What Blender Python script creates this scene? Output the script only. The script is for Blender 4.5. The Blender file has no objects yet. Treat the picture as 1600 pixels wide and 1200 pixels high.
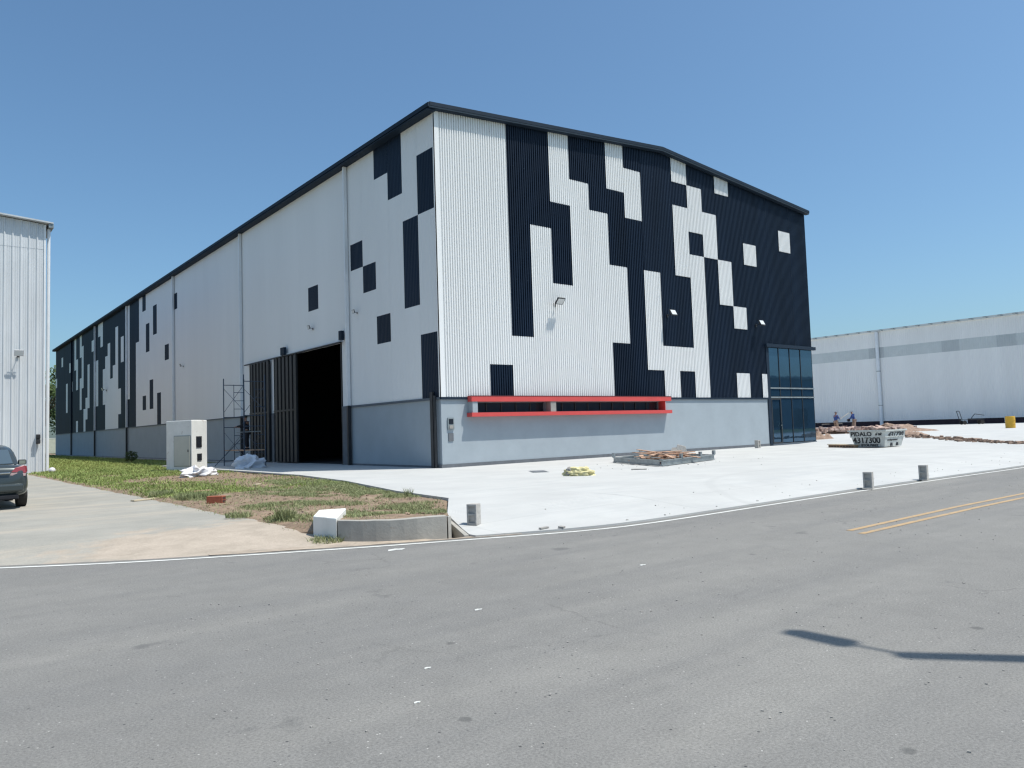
import bpy, bmesh, math, random
from mathutils import Vector, Matrix, noise
random.seed(7)
sc = bpy.context.scene
COL = sc.collection

# ---------------------------------------------------------------- camera
YAW, PITCH, ROLL, FPX = 0.89402, 0.059952, -0.032242, 1188.32
cp, sp = math.cos(PITCH), math.sin(PITCH)
F = Vector((math.cos(YAW)*cp, math.sin(YAW)*cp, sp))
Rt = Vector((math.sin(YAW), -math.cos(YAW), 0)); U = Rt.cross(F)
r = math.cos(ROLL)*Rt + math.sin(ROLL)*U
u = -math.sin(ROLL)*Rt + math.cos(ROLL)*U
cam = bpy.data.objects.new('camera', bpy.data.cameras.new('camera'))
COL.objects.link(cam)
M = Matrix((r, u, -F)).transposed().to_4x4()
M.translation = Vector((-16.8167, -25.5419, 1.44))
cam.matrix_world = M
cam.data.sensor_width = 36.0
cam.data.lens = FPX/1600*36
cam.data.clip_start = 0.05
cam.data.clip_end = 4000
sc.camera = cam

# ---------------------------------------------------------------- light
SUN = Vector((0.29, -0.36, 1.0)).normalized()
world = bpy.data.worlds.new("World"); sc.world = world
world.use_nodes = True
wn = world.node_tree.nodes; wl = world.node_tree.links
bg = wn['Background']
sky = wn.new('ShaderNodeTexSky'); sky.sky_type = 'NISHITA'
sky.sun_disc = False
sky.sun_elevation = math.asin(SUN.z)
sky.sun_rotation = math.atan2(SUN.x, SUN.y)
sky.air_density = 1.0; sky.dust_density = 2.0; sky.ozone_density = 3.0; sky.altitude = 50
wb = wn.new('ShaderNodeMix'); wb.data_type = 'RGBA'; wb.blend_type = 'MULTIPLY'; wb.inputs[0].default_value = 1.0
wb.inputs[7].default_value = (.73, .93, .985, 1)      # the camera's white balance
wl.new(sky.outputs[0], wb.inputs[6]); wl.new(wb.outputs[2], bg.inputs['Color'])
bg.inputs['Strength'].default_value = 0.123
sl = bpy.data.lights.new('sun', 'SUN'); sl.energy = 4.2; sl.angle = math.radians(0.53); sl.color = (1.0, 0.958, 0.875)
so = bpy.data.objects.new('sun', sl); COL.objects.link(so)
so.rotation_euler = SUN.to_track_quat('Z', 'Y').to_euler()
so.location = (0, -40, 60)
sc.view_settings.view_transform = 'Standard'
sc.view_settings.look = 'None'
sc.view_settings.exposure = 0.30
sc.view_settings.gamma = 1.0
sc.view_settings.use_curve_mapping = False
sc.render.engine = 'CYCLES'
sc.cycles.pixel_filter_type = 'BLACKMAN_HARRIS'; sc.cycles.filter_width = 1.3
sc.render.resolution_x = 1024; sc.render.resolution_y = 768

# ---------------------------------------------------------------- materials
def new_mat(name):
    m = bpy.data.materials.new(name); m.use_nodes = True
    nt = m.node_tree
    return m, nt, nt.nodes['Principled BSDF']

def tex_noise(nt, scale, detail=4, rough=.6, vec=None, stretch=None):
    tc = nt.nodes.new('ShaderNodeTexCoord')
    n = nt.nodes.new('ShaderNodeTexNoise')
    n.inputs['Scale'].default_value = scale
    n.inputs['Detail'].default_value = detail
    n.inputs['Roughness'].default_value = rough
    if stretch:
        mp = nt.nodes.new('ShaderNodeMapping'); mp.inputs['Scale'].default_value = stretch
        nt.links.new(tc.outputs['Object'], mp.inputs[0]); nt.links.new(mp.outputs[0], n.inputs['Vector'])
    else:
        nt.links.new(tc.outputs['Object'], n.inputs['Vector'])
    return n

def ramp(nt, src, p0, p1, c0=(0, 0, 0, 1), c1=(1, 1, 1, 1)):
    rr = nt.nodes.new('ShaderNodeValToRGB')
    rr.color_ramp.elements[0].position = p0; rr.color_ramp.elements[1].position = p1
    rr.color_ramp.elements[0].color = c0; rr.color_ramp.elements[1].color = c1
    nt.links.new(src, rr.inputs[0]); return rr

def mixc(nt, fac, a, b, mode='MIX'):
    m = nt.nodes.new('ShaderNodeMix'); m.data_type = 'RGBA'; m.blend_type = mode
    for s, v in ((m.inputs[0], fac), (m.inputs[6], a), (m.inputs[7], b)):
        if hasattr(v, 'links') or hasattr(v, 'is_linked'): nt.links.new(v, s)
        else: s.default_value = v if not isinstance(v, tuple) or len(v) == 4 else (*v, 1)
    return m.outputs[2]

def mat(name, col, rough=.6, metallic=0, var=0.12, vscale=2.0, bump=0.0, bscale=40, spec=.5, stretch=None, dirt=None):
    m, nt, b = new_mat(name)
    n = tex_noise(nt, vscale, 5, .65, stretch=stretch)
    lo = tuple(c*(1-var) for c in col)+(1,); hi = tuple(min(1, c*(1+var)) for c in col)+(1,)
    rp = ramp(nt, n.outputs['Fac'], .3, .7, lo, hi)
    out = rp.outputs[0]
    if dirt:
        n2 = tex_noise(nt, dirt[1], 6, .7)
        r2 = ramp(nt, n2.outputs['Fac'], dirt[2], dirt[2]+.12)
        out = mixc(nt, r2.outputs[0], out, (*dirt[0], 1))
    nt.links.new(out, b.inputs['Base Color'])
    b.inputs['Roughness'].default_value = rough
    b.inputs['Metallic'].default_value = metallic
    b.inputs['Specular IOR Level'].default_value = spec
    if bump:
        nb = tex_noise(nt, bscale, 4, .6)
        bp = nt.nodes.new('ShaderNodeBump'); bp.inputs['Strength'].default_value = bump; bp.inputs['Distance'].default_value = .02
        nt.links.new(nb.outputs['Fac'], bp.inputs['Height']); nt.links.new(bp.outputs[0], b.inputs['Normal'])
    return m

WHITE = mat('white_sheet', (.765, .765, .76), .45, var=.03, vscale=.45, stretch=(1, 1, .12))
BLACK = mat('black_sheet', (.0065, .0145, .031), .5, var=.25, vscale=.7, stretch=(1, 1, .15), spec=.22)
WAINS = mat('grey_render', (.32, .365, .40), .8, var=.06, vscale=.9, bump=.12, bscale=60)
BASEG = mat('dark_grey_base', (.12, .13, .145), .8, var=.15, vscale=3)
FASC = mat('slate_fascia', (.012, .024, .042), .65, var=.1, spec=.2)
FASL = mat('grey_trim', (.085, .105, .13), .55, var=.1, spec=.3)
DARKM = mat('dark_metal', (.018, .02, .024), .5, var=.3)
GATE = mat('gate_slat', (.020, .020, .022), .55, var=.15, vscale=3)
GATED = mat('gate_back', (.012, .013, .016), .6, var=.2)
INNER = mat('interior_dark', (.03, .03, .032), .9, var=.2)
RED = mat('red_paint', (.56, .065, .06), .6, var=.07, vscale=1.2, dirt=((.40, .12, .11), 2.5, .66))
CONC = mat('grey_concrete', (.30, .285, .265), .9, var=.2, vscale=3, bump=.4, bscale=25, dirt=((.17, .15, .13), 1.6, .6))
BLOCKM = mat('block_concrete', (.42, .40, .37), .95, var=.2, vscale=12, bump=.5, bscale=60)
WPAINT = mat('white_paint', (.74, .74, .71), .7, var=.07, vscale=2, bump=.15, dirt=((.52, .48, .42), 2.6, .60))
CREAM = mat('cream_door', (.50, .50, .44), .5, var=.05)
PLASTIC = mat('white_plastic', (.66, .65, .66), .4, var=.12, vscale=5)
YPLASTIC = mat('yellow_sack', (.60, .54, .29), .6, var=.25, vscale=7, dirt=((.25, .23, .2), 6, .6))
WOOD = mat('raw_wood', (.45, .29, .20), .8, var=.35, vscale=4, stretch=(1, 1, 1))
WOODP = mat('pale_board', (.50, .42, .30), .8, var=.2, vscale=6)
BRICKM = mat('clay_brick', (.33, .095, .05), .85, var=.2, vscale=14, bump=.3)
STEEL = mat('galvanised_steel', (.28, .31, .32), .45, metallic=.5, var=.25, vscale=3, dirt=((.22, .17, .13), 5, .62))
SCAF = mat('blue_steel', (.035, .06, .10), .5, var=.3, vscale=5)
YELLOW = mat('yellow_plastic', (.62, .36, .03), .5, var=.1)
PIPEW = mat('white_pipe', (.72, .74, .76), .4, var=.05)
LAMPF = mat('lamp_face', (.62, .64, .65), .2, var=.03)
LBLD = mat('weathered_sheet', (.58, .605, .63), .5, var=.09, vscale=1.5, stretch=(1, 1, .2), dirt=((.42, .44, .47), 3, .66))
RBLD = mat('far_sheet', (.80, .785, .76), .5, var=.05, vscale=.4, stretch=(1, 1, .1))
RBAND = mat('translucent_sheet', (.56, .585, .575), .5, var=.06, vscale=.8)
RBANDD = mat('translucent_sheet_dark', (.46, .485, .485), .5, var=.05)
RVOID = mat('void_shade', (.035, .022, .028), .9, var=.3)  # shade of the void below the right warehouse wall, put into the colour
ROOFM = mat('roof_sheet', (.5, .53, .55), .5, var=.1)
SOILM = mat('rubble_soil', (.27, .19, .145), .95, var=.4, vscale=3, bump=.6, bscale=12, dirt=((.45, .36, .3), 4, .58))
CHUNK = mat('rubble_chunks', (.42, .31, .265), .95, var=.5, vscale=5, bump=.4, bscale=20)
SKIPM = mat('skip_paint', (.48, .50, .48), .6, var=.15, vscale=3, dirt=((.25, .21, .17), 4.5, .58))
INK = mat('black_paint', (.012, .014, .02), .6, var=.2)
DENIM = mat('navy_work_cloth', (.035, .08, .27), .9, var=.2, vscale=8)
KHAKI = mat('beige_work_cloth', (.36, .27, .21), .9, var=.25, vscale=8)
SKIN = mat('skin', (.28, .15, .10), .6, var=.1)
BLKC = mat('black_cloth', (.01, .011, .016), .9, var=.2)
HAIR = mat('dark_hair', (.015, .012, .01), .8)
CAPM = mat('grey_cap', (.12, .13, .16), .8)
BARK = mat('bark', (.10, .075, .05), .95, var=.4, vscale=3, bump=.5)
PLASTER = mat('pale_plaster', (.5, .5, .42), .9, var=.1)

def leafmat(name, c1, c2, sc_=1.5):
    m, nt, b = new_mat(name)
    n = tex_noise(nt, sc_, 4, .7)
    rp = ramp(nt, n.outputs['Fac'], .32, .68, (*c1, 1), (*c2, 1))
    nt.links.new(rp.outputs[0], b.inputs['Base Color'])
    b.inputs['Roughness'].default_value = .65
    b.inputs['Specular IOR Level'].default_value = .25
    return m
GRASS = leafmat('grass_blades', (.13, .20, .045), (.33, .38, .13), 1.1)
GRASSD = leafmat('lot_grass', (.15, .19, .075), (.33, .34, .18), 3)
LEAF = leafmat('tree_leaves', (.025, .05, .012), (.09, .13, .04), .8)

def glassmat(name, base, met, rough=.03):
    m, nt, b = new_mat(name)
    n = tex_noise(nt, .9, 3, .5)
    rp = ramp(nt, n.outputs['Fac'], .3, .7, tuple(c*.92 for c in base)+(1,), tuple(c*1.08 for c in base)+(1,))
    nt.links.new(rp.outputs[0], b.inputs['Base Color'])
    b.inputs['Metallic'].default_value = met; b.inputs['Roughness'].default_value = rough
    bp = nt.nodes.new('ShaderNodeBump'); bp.inputs['Strength'].default_value = .03; bp.inputs['Distance'].default_value = .05
    nt.links.new(n.outputs['Fac'], bp.inputs['Height']); nt.links.new(bp.outputs[0], b.inputs['Normal'])
    return m
GLASS = glassmat('tinted_glass', (.042, .10, .17), .75)
GLASSD = glassmat('dark_window_glass', (.06, .07, .09), .6, .05)
CARP = glassmat('car_paint', (.055, .068, .072), .35, .22)
CARG = glassmat('car_glass', (.10, .14, .17), .4, .04)
TYRE = mat('tyre_rubber', (.025, .023, .022), .85)
CHROME = mat('chrome', (.6, .6, .6), .15, metallic=1)
REDL = mat('tail_lamp', (.26, .05, .06), .15, var=.1)
LAMPC = mat('clear_lamp', (.42, .30, .30), .15, var=.1)

# asphalt
def asphalt():
    m, nt, b = new_mat('asphalt')
    L = nt.links
    big = tex_noise(nt, .25, 5, .6)
    base = ramp(nt, big.outputs['Fac'], .3, .72, (.178, .173, .163, 1), (.226, .219, .204, 1)).outputs[0]
    # lanes of wear running along the road
    wear = tex_noise(nt, .8, 4, .6, stretch=(.12, 1.3, 1))
    rw = ramp(nt, wear.outputs['Fac'], .42, .62)
    base = mixc(nt, rw.outputs[0], base, (.176, .172, .164, 1))
    gr = tex_noise(nt, 55, 3, .8)
    rg = ramp(nt, gr.outputs['Fac'], .33, .68, (.74, .74, .74, 1), (1.26, 1.26, 1.26, 1))
    base = mixc(nt, 1.0, base, rg.outputs[0], 'MULTIPLY')
    tc = nt.nodes.new('ShaderNodeTexCoord')
    # bright and dark stones in the surface
    for scl, th, c in ((17, .06, (.46, .45, .42, 1)), (11, .065, (.05, .05, .05, 1)), (26, .10, (.11, .11, .11, 1))):
        v = nt.nodes.new('ShaderNodeTexVoronoi'); v.inputs['Scale'].default_value = scl
        L.new(tc.outputs['Object'], v.inputs['Vector'])
        rv = ramp(nt, v.outputs['Distance'], th, th+.05, (1, 1, 1, 1), (0, 0, 0, 1))
        sel = ramp(nt, v.outputs['Color'], .62, .66)
        mm = nt.nodes.new('ShaderNodeMath'); mm.operation = 'MULTIPLY'
        L.new(rv.outputs[0], mm.inputs[0]); L.new(sel.outputs[0], mm.inputs[1])
        base = mixc(nt, mm.outputs[0], base, c)
    # cracks, broken up
    nw = tex_noise(nt, 1.2, 5, .7)
    mp = nt.nodes.new('ShaderNodeMix'); mp.data_type = 'RGBA'; mp.inputs[0].default_value = .35
    L.new(tc.outputs['Object'], mp.inputs[6]); L.new(nw.outputs['Color'], mp.inputs[7])
    v = nt.nodes.new('ShaderNodeTexVoronoi'); v.feature = 'DISTANCE_TO_EDGE'; v.inputs['Scale'].default_value = .8
    L.new(mp.outputs[2], v.inputs['Vector'])
    rc = ramp(nt, v.outputs['Distance'], .0, .011, (1, 1, 1, 1), (0, 0, 0, 1))
    nm = tex_noise(nt, .55, 5, .6)
    rm = ramp(nt, nm.outputs['Fac'], .55, .63)
    mm = nt.nodes.new('ShaderNodeMath'); mm.operation = 'MULTIPLY'
    L.new(rc.outputs[0], mm.inputs[0]); L.new(rm.outputs[0], mm.inputs[1])
    m2 = nt.nodes.new('ShaderNodeMath'); m2.operation = 'MULTIPLY'; m2.inputs[1].default_value = .38
    L.new(mm.outputs[0], m2.inputs[0])
    base = mixc(nt, m2.outputs[0], base, (.07, .068, .065, 1))
    mid = tex_noise(nt, 3.2, 6, .75)
    rmid = ramp(nt, mid.outputs['Fac'], .3, .7, (.92, .92, .92, 1), (1.07, 1.07, 1.07, 1))
    base = mixc(nt, 1.0, base, rmid.outputs[0], 'MULTIPLY')
    # small oil drips
    vo = nt.nodes.new('ShaderNodeTexVoronoi'); vo.inputs['Scale'].default_value = 1.7
    mo = nt.nodes.new('ShaderNodeMix'); mo.data_type = 'RGBA'; mo.inputs[0].default_value = .08
    L.new(tc.outputs['Object'], mo.inputs[6]); L.new(mid.outputs['Color'], mo.inputs[7]); L.new(mo.outputs[2], vo.inputs['Vector'])
    ro = ramp(nt, vo.outputs['Distance'], .055, .085, (1, 1, 1, 1), (0, 0, 0, 1)); so_ = ramp(nt, vo.outputs['Color'], .60, .64)
    mq = nt.nodes.new('ShaderNodeMath'); mq.operation = 'MULTIPLY'; L.new(ro.outputs[0], mq.inputs[0]); L.new(so_.outputs[0], mq.inputs[1])
    mq2 = nt.nodes.new('ShaderNodeMath'); mq2.operation = 'MULTIPLY'; mq2.inputs[1].default_value = .6; L.new(mq.outputs[0], mq2.inputs[0])
    base = mixc(nt, mq2.outputs[0], base, (.07, .07, .068, 1))
    # oil stains
    ns = tex_noise(nt, 1.9, 3, .5, stretch=(1, 1, 1))
    rs = ramp(nt, ns.outputs['Fac'], .70, .76)
    m3 = nt.nodes.new('ShaderNodeMath'); m3.operation = 'MULTIPLY'; m3.inputs[1].default_value = .5
    L.new(rs.outputs[0], m3.inputs[0])
    base = mixc(nt, m3.outputs[0], base, (.08, .08, .08, 1))
    L.new(base, b.inputs['Base Color'])
    b.inputs['Roughness'].default_value = .85
    bp = nt.nodes.new('ShaderNodeBump'); bp.inputs['Strength'].default_value = .55; bp.inputs['Distance'].default_value = .012
    L.new(gr.outputs['Fac'], bp.inputs['Height']); L.new(bp.outputs[0], b.inputs['Normal'])
    return m
ASPH = asphalt()

def slabmat():
    m, nt, b = new_mat('new_concrete')
    n1 = tex_noise(nt, .5, 6, .65)
    c = ramp(nt, n1.outputs['Fac'], .3, .7, (.415, .415, .405, 1), (.495, .495, .48, 1)).outputs[0]
    n2 = tex_noise(nt, .45, 6, .75, stretch=(.45, 3, 1))
    r2 = ramp(nt, n2.outputs['Fac'], .5, .75)
    f = nt.nodes.new('ShaderNodeMath'); f.operation = 'MULTIPLY'; f.inputs[1].default_value = .8
    nt.links.new(r2.outputs[0], f.inputs[0])
    c = mixc(nt, f.outputs[0], c, (.39, .40, .40, 1))
    n3 = tex_noise(nt, 2.5, 4, .7)
    r3 = ramp(nt, n3.outputs['Fac'], .66, .74)
    f3 = nt.nodes.new('ShaderNodeMath'); f3.operation = 'MULTIPLY'; f3.inputs[1].default_value = .3
    nt.links.new(r3.outputs[0], f3.inputs[0])
    c = mixc(nt, f3.outputs[0], c, (.40, .37, .33, 1))
    tcs = nt.nodes.new('ShaderNodeTexCoord')
    for ax, sc_, off in ((0, .2222, .1), (1, .2222, .37)):
        sx = nt.nodes.new('ShaderNodeSeparateXYZ'); nt.links.new(tcs.outputs['Object'], sx.inputs[0])
        m1 = nt.nodes.new('ShaderNodeMath'); m1.operation = 'MULTIPLY_ADD'; m1.inputs[1].default_value = sc_; m1.inputs[2].default_value = off+10
        nt.links.new(sx.outputs[ax], m1.inputs[0])
        m2 = nt.nodes.new('ShaderNodeMath'); m2.operation = 'PINGPONG'; m2.inputs[1].default_value = .5; nt.links.new(m1.outputs[0], m2.inputs[0])
        rj = ramp(nt, m2.outputs[0], .0, .0045, (.32, .32, .32, 1), (0, 0, 0, 1))
        c = mixc(nt, rj.outputs[0], c, (.26, .26, .25, 1))
    for cx, cy, rr in ((3, -20, 7.5), (14, 2, 9.5), (14, 2, 11.3)):
        vd = nt.nodes.new('ShaderNodeVectorMath'); vd.operation = 'DISTANCE'; vd.inputs[1].default_value = (cx, cy, 0); nt.links.new(tcs.outputs['Object'], vd.inputs[0])
        ms = nt.nodes.new('ShaderNodeMath'); ms.operation = 'SUBTRACT'; ms.inputs[1].default_value = rr; nt.links.new(vd.outputs['Value'], ms.inputs[0])
        ma = nt.nodes.new('ShaderNodeMath'); ma.operation = 'ABSOLUTE'; nt.links.new(ms.outputs[0], ma.inputs[0])
        rt_ = ramp(nt, ma.outputs[0], .05, .16, (1, 1, 1, 1), (0, 0, 0, 1))
        mt = nt.nodes.new('ShaderNodeMath'); mt.operation = 'MULTIPLY'; nt.links.new(rt_.outputs[0], mt.inputs[0]); nt.links.new(n2.outputs['Fac'], mt.inputs[1])
        mu = nt.nodes.new('ShaderNodeMath'); mu.operation = 'MULTIPLY'; mu.inputs[1].default_value = .35; nt.links.new(mt.outputs[0], mu.inputs[0])
        c = mixc(nt, mu.outputs[0], c, (.30, .30, .295, 1))
    nt.links.new(c, b.inputs['Base Color']); b.inputs['Roughness'].default_value = .75
    nb = tex_noise(nt, 25, 4, .7)
    bp = nt.nodes.new('ShaderNodeBump'); bp.inputs['Strength'].default_value = .2; bp.inputs['Distance'].default_value = .01
    nt.links.new(nb.outputs['Fac'], bp.inputs['Height']); nt.links.new(bp.outputs[0], b.inputs['Normal'])
    return m
SLAB = slabmat()

def drivemat():
    m, nt, b = new_mat('old_concrete')
    n1 = tex_noise(nt, .6, 6, .7)
    c = ramp(nt, n1.outputs['Fac'], .32, .68, (.25, .243, .215, 1), (.335, .318, .28, 1)).outputs[0]
    n2 = tex_noise(nt, .5, 6, .7, stretch=(.35, 1.6, 1))
    r2 = ramp(nt, n2.outputs['Fac'], .5, .66)
    c = mixc(nt, r2.outputs[0], c, (.37, .33, .275, 1))
    # red sand washed over the end of the drive, by distance from where it gathers
    tc = nt.nodes.new('ShaderNodeTexCoord')
    vm = nt.nodes.new('ShaderNodeVectorMath'); vm.operation = 'DISTANCE'; vm.inputs[1].default_value = (-12.5, -13.6, -.1)
    nt.links.new(tc.outputs['Object'], vm.inputs[0])
    n3 = tex_noise(nt, .9, 5, .7)
    ad = nt.nodes.new('ShaderNodeMath'); ad.operation = 'MULTIPLY_ADD'; ad.inputs[1].default_value = -4.5
    nt.links.new(n3.outputs['Fac'], ad.inputs[0]); nt.links.new(vm.outputs['Value'], ad.inputs[2])
    r3 = ramp(nt, ad.outputs[0], -1.2, .6, (1, 1, 1, 1), (0, 0, 0, 1))
    n4 = tex_noise(nt, 2.2, 6, .7)
    c4 = ramp(nt, n4.outputs['Fac'], .35, .65, (.33, .28, .225, 1), (.42, .355, .29, 1)).outputs[0]
    c = mixc(nt, r3.outputs[0], c, c4)
    n5 = tex_noise(nt, 40, 3, .8)
    r5 = ramp(nt, n5.outputs['Fac'], .3, .7, (.85, .85, .85, 1), (1.15, 1.15, 1.15, 1))
    c = mixc(nt, 1.0, c, r5.outputs[0], 'MULTIPLY')
    nt.links.new(c, b.inputs['Base Color']); b.inputs['Roughness'].default_value = .9
    bp = nt.nodes.new('ShaderNodeBump'); bp.inputs['Strength'].default_value = .4; bp.inputs['Distance'].default_value = .02
    nt.links.new(n4.outputs['Fac'], bp.inputs['Height']); nt.links.new(bp.outputs[0], b.inputs['Normal'])
    return m
DRIVE = drivemat()
SAND = mat('red_sand', (.38, .315, .25), .95, var=.25, vscale=3, bump=.5, bscale=20, dirt=((.28, .24, .2), 2, .55))
SOIL = mat('lot_soil', (.22, .155, .105), .95, var=.35, vscale=5, bump=.9, bscale=14, dirt=((.30, .23, .17), 3, .55))
FIELD = mat('field', (.09, .12, .045), .95, var=.4, vscale=.2)
LINEW = mat('white_line_paint', (.60, .60, .57), .8, var=.12, vscale=5, dirt=((.3, .3, .28), 6, .60))
LINEY = mat('yellow_line_paint', (.40, .275, .15), .8, var=.15, vscale=5, dirt=((.26, .23, .19), 7, .54))

# ---------------------------------------------------------------- mesh helpers
class MB:
    def __init__(s): s.v = []; s.f = []
    def add(s, vs, fs):
        o = len(s.v); s.v += [tuple(p) for p in vs]; s.f += [tuple(o+i for i in f) for f in fs]; return s
    def box(s, x0, x1, y0, y1, z0, z1):
        return s.add([(x0, y0, z0), (x1, y0, z0), (x1, y1, z0), (x0, y1, z0), (x0, y0, z1), (x1, y0, z1), (x1, y1, z1), (x0, y1, z1)],
                     [(3, 2, 1, 0), (4, 5, 6, 7), (0, 1, 5, 4), (1, 2, 6, 5), (2, 3, 7, 6), (3, 0, 4, 7)])
    def obox(s, c, dx, dy, dz, rz=0, rx=0, ry=0):
        R = Matrix.Rotation(rz, 3, 'Z') @ Matrix.Rotation(ry, 3, 'Y') @ Matrix.Rotation(rx, 3, 'X')
        vs = [Vector(c)+R @ Vector((a*dx/2, b*dy/2, d*dz/2)) for d in (-1, 1) for a, b in ((-1, -1), (1, -1), (1, 1), (-1, 1))]
        return s.add(vs, [(3, 2, 1, 0), (4, 5, 6, 7), (0, 1, 5, 4), (1, 2, 6, 5), (2, 3, 7, 6), (3, 0, 4, 7)])
    def prism(s, poly, z0, z1):
        n = len(poly)
        zz0 = z0 if isinstance(z0, (list, tuple)) else [z0]*n
        zz1 = z1 if isinstance(z1, (list, tuple)) else [z1]*n
        vs = [(*p, a) for p, a in zip(poly, zz0)]+[(*p, a) for p, a in zip(poly, zz1)]
        return s.add(vs, [tuple(range(n))[::-1], tuple(range(n, 2*n))]+[(i, (i+1) % n, n+(i+1) % n, n+i) for i in range(n)])
    def tube(s, a, b, ra, rb=None, n=10, cap=True):
        rb = ra if rb is None else rb
        a = Vector(a); b = Vector(b); d = (b-a).normalized()
        t = d.orthogonal().normalized(); w = d.cross(t)
        vs = []
        for c, rr in ((a, ra), (b, rb)):
            for i in range(n):
                an = 2*math.pi*i/n; vs.append(c+rr*(math.cos(an)*t+math.sin(an)*w))
        fs = [(i, (i+1) % n, n+(i+1) % n, n+i) for i in range(n)]
        if cap: fs += [tuple(range(n))[::-1], tuple(range(n, 2*n))]
        return s.add(vs, fs)
    def path(s, pts, rr, n=8):
        for a, b in zip(pts, pts[1:]): s.tube(a, b, rr, n=n)
        return s
    def build(s, name, m, parent=None, smooth=False, bevel=0):
        me = bpy.data.meshes.new(name); me.from_pydata(s.v, [], s.f)
        if smooth:
            me.polygons.foreach_set('use_smooth', [True]*len(me.polygons))
        me.validate(); me.materials.append(m)
        o = bpy.data.objects.new(name, me); COL.objects.link(o)
        if parent: o.parent = parent
        if bevel:
            bv = o.modifiers.new('bevel', 'BEVEL'); bv.width = bevel; bv.segments = 2; bv.limit_method = 'ANGLE'
        return o

def tag(o, label=None, cat=None, group=None, kind=None):
    if label: o['label'] = label
    if cat: o['category'] = cat
    if group: o['group'] = group
    if kind: o['kind'] = kind
    return o
def thing(name, loc, label, cat, group=None, rz=0):
    o = bpy.data.objects.new(name, None); COL.objects.link(o)
    o.empty_display_size = .3
    o.location = loc; o.rotation_euler = (0, 0, rz)
    return tag(o, label, cat, group)
def copy_tree(o, parent=None):
    c = o.copy(); COL.objects.link(c)
    if parent: c.parent = parent
    for ch in list(o.children): copy_tree(ch, c)
    return c
def sm(t): t = max(0, min(1, t)); return t*t*(3-2*t)
def interp(pts, x):
    if x <= pts[0][0]: return pts[0][1]
    for (a, b), (c, d) in zip(pts, pts[1:]):
        if x <= c: return b+(d-b)*(x-a)/(c-a)
    return pts[-1][1]
def fbm(x, y, s, seed=0): return noise.fractal(Vector((x*s, y*s, seed)), 1.0, 2.0, 4)

# ---------------------------------------------------------------- ground
EDGE = [(-60, 20), (-30, -2.6), (-20, -10.0), (-15.77, -13.1), (-14.41, -14.05), (-12.9, -14.82), (-11.17, -15.62), (-10.03, -16.06),
        (-9.12, -16.45), (-8.1, -16.80), (-7.1, -16.92), (-5.6, -16.94), (-3.5, -16.92), (0, -16.92), (4, -17.0), (8.8, -17.15), (40, -17.4), (140, -17.5)]
def edge(x):
    return sum(interp(EDGE, x+d) for d in (-.5, -.25, 0, .25, .5))/5
def gz(x, y):
    d = y-(edge(x)+.22)
    z = -.17*sm(1-d/2.6)
    return z+.25*sm((x-25)/9)
xs_r = [-60+2*i for i in range(20)]+[-20+.4*i for i in range(76)]+[10.5+3*i for i in range(45)]

def sheet(cols, name, m, zf, nv=24, skirt=.0, power=1.0):
    """cols: list of (x, ylo, yhi)"""
    mb = MB()
    for x, lo, hi in cols:
        for j in range(nv+1):
            t = (j/nv)**power; y = lo+(hi-lo)*t
            mb.v.append((x, y, zf(x, y)))
    n = nv+1
    for i in range(len(cols)-1):
        for j in range(nv):
            a = i*n+j; mb.f.append((a, a+n, a+n+1, a+1))
    if skirt:
        bnd = [i*n for i in range(len(cols))]+[(len(cols)-1)*n+j for j in range(1, n)]+[i*n+nv for i in range(len(cols)-2, -1, -1)]+[j for j in range(nv-1, 0, -1)]
        off = len(mb.v)
        for k in bnd:
            v = mb.v[k]; mb.v.append((v[0], v[1], v[2]-skirt))
        for k in range(len(bnd)):
            k2 = (k+1) % len(bnd)
            mb.f.append((bnd[k], off+k, off+k2, bnd[k2]))
    return mb.build(name, m)

tag(MB().add([(-1500, -1500, -.42), (1500, -1500, -.42), (1500, 1500, -.42), (-1500, 1500, -.42)], [(0, 1, 2, 3)]).build('ground', FIELD), kind='structure')
# road: everything south of the edge line
tag(sheet([(x, -34.0, edge(x)+.28) for x in xs_r], 'road', ASPH, lambda x, y: -.2, nv=10), kind='structure')
def ribbon(name, pts, w, z, m):
    mb = MB()
    for i, (x, y) in enumerate(pts):
        a = pts[max(0, i-1)]; c = pts[min(len(pts)-1, i+1)]
        d = Vector((c[0]-a[0], c[1]-a[1])).normalized(); nrm = Vector((-d.y, d.x))*w/2
        mb.v += [(x-nrm.x, y-nrm.y, z), (x+nrm.x, y+nrm.y, z)]
        if i: mb.f.append((2*i-2, 2*i, 2*i+1, 2*i-1))
    return tag(mb.build(name, m), kind='structure')
ribbon('edge_line', [(x, edge(x)) for x in xs_r], .085, -.1955, LINEW)
ribbon('centre_line', [(-5.95, -19.80), (-2, -19.76), (2, -19.85), (8, -19.95), (30, -20.1), (120, -20.3)], .10, -.1955, LINEY)
ribbon('centre_line', [(-6.15, -20.08), (-2, -20.06), (2, -20.14), (8, -20.24), (30, -20.40), (120, -20.62)], .10, -.1955, LINEY)

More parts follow.
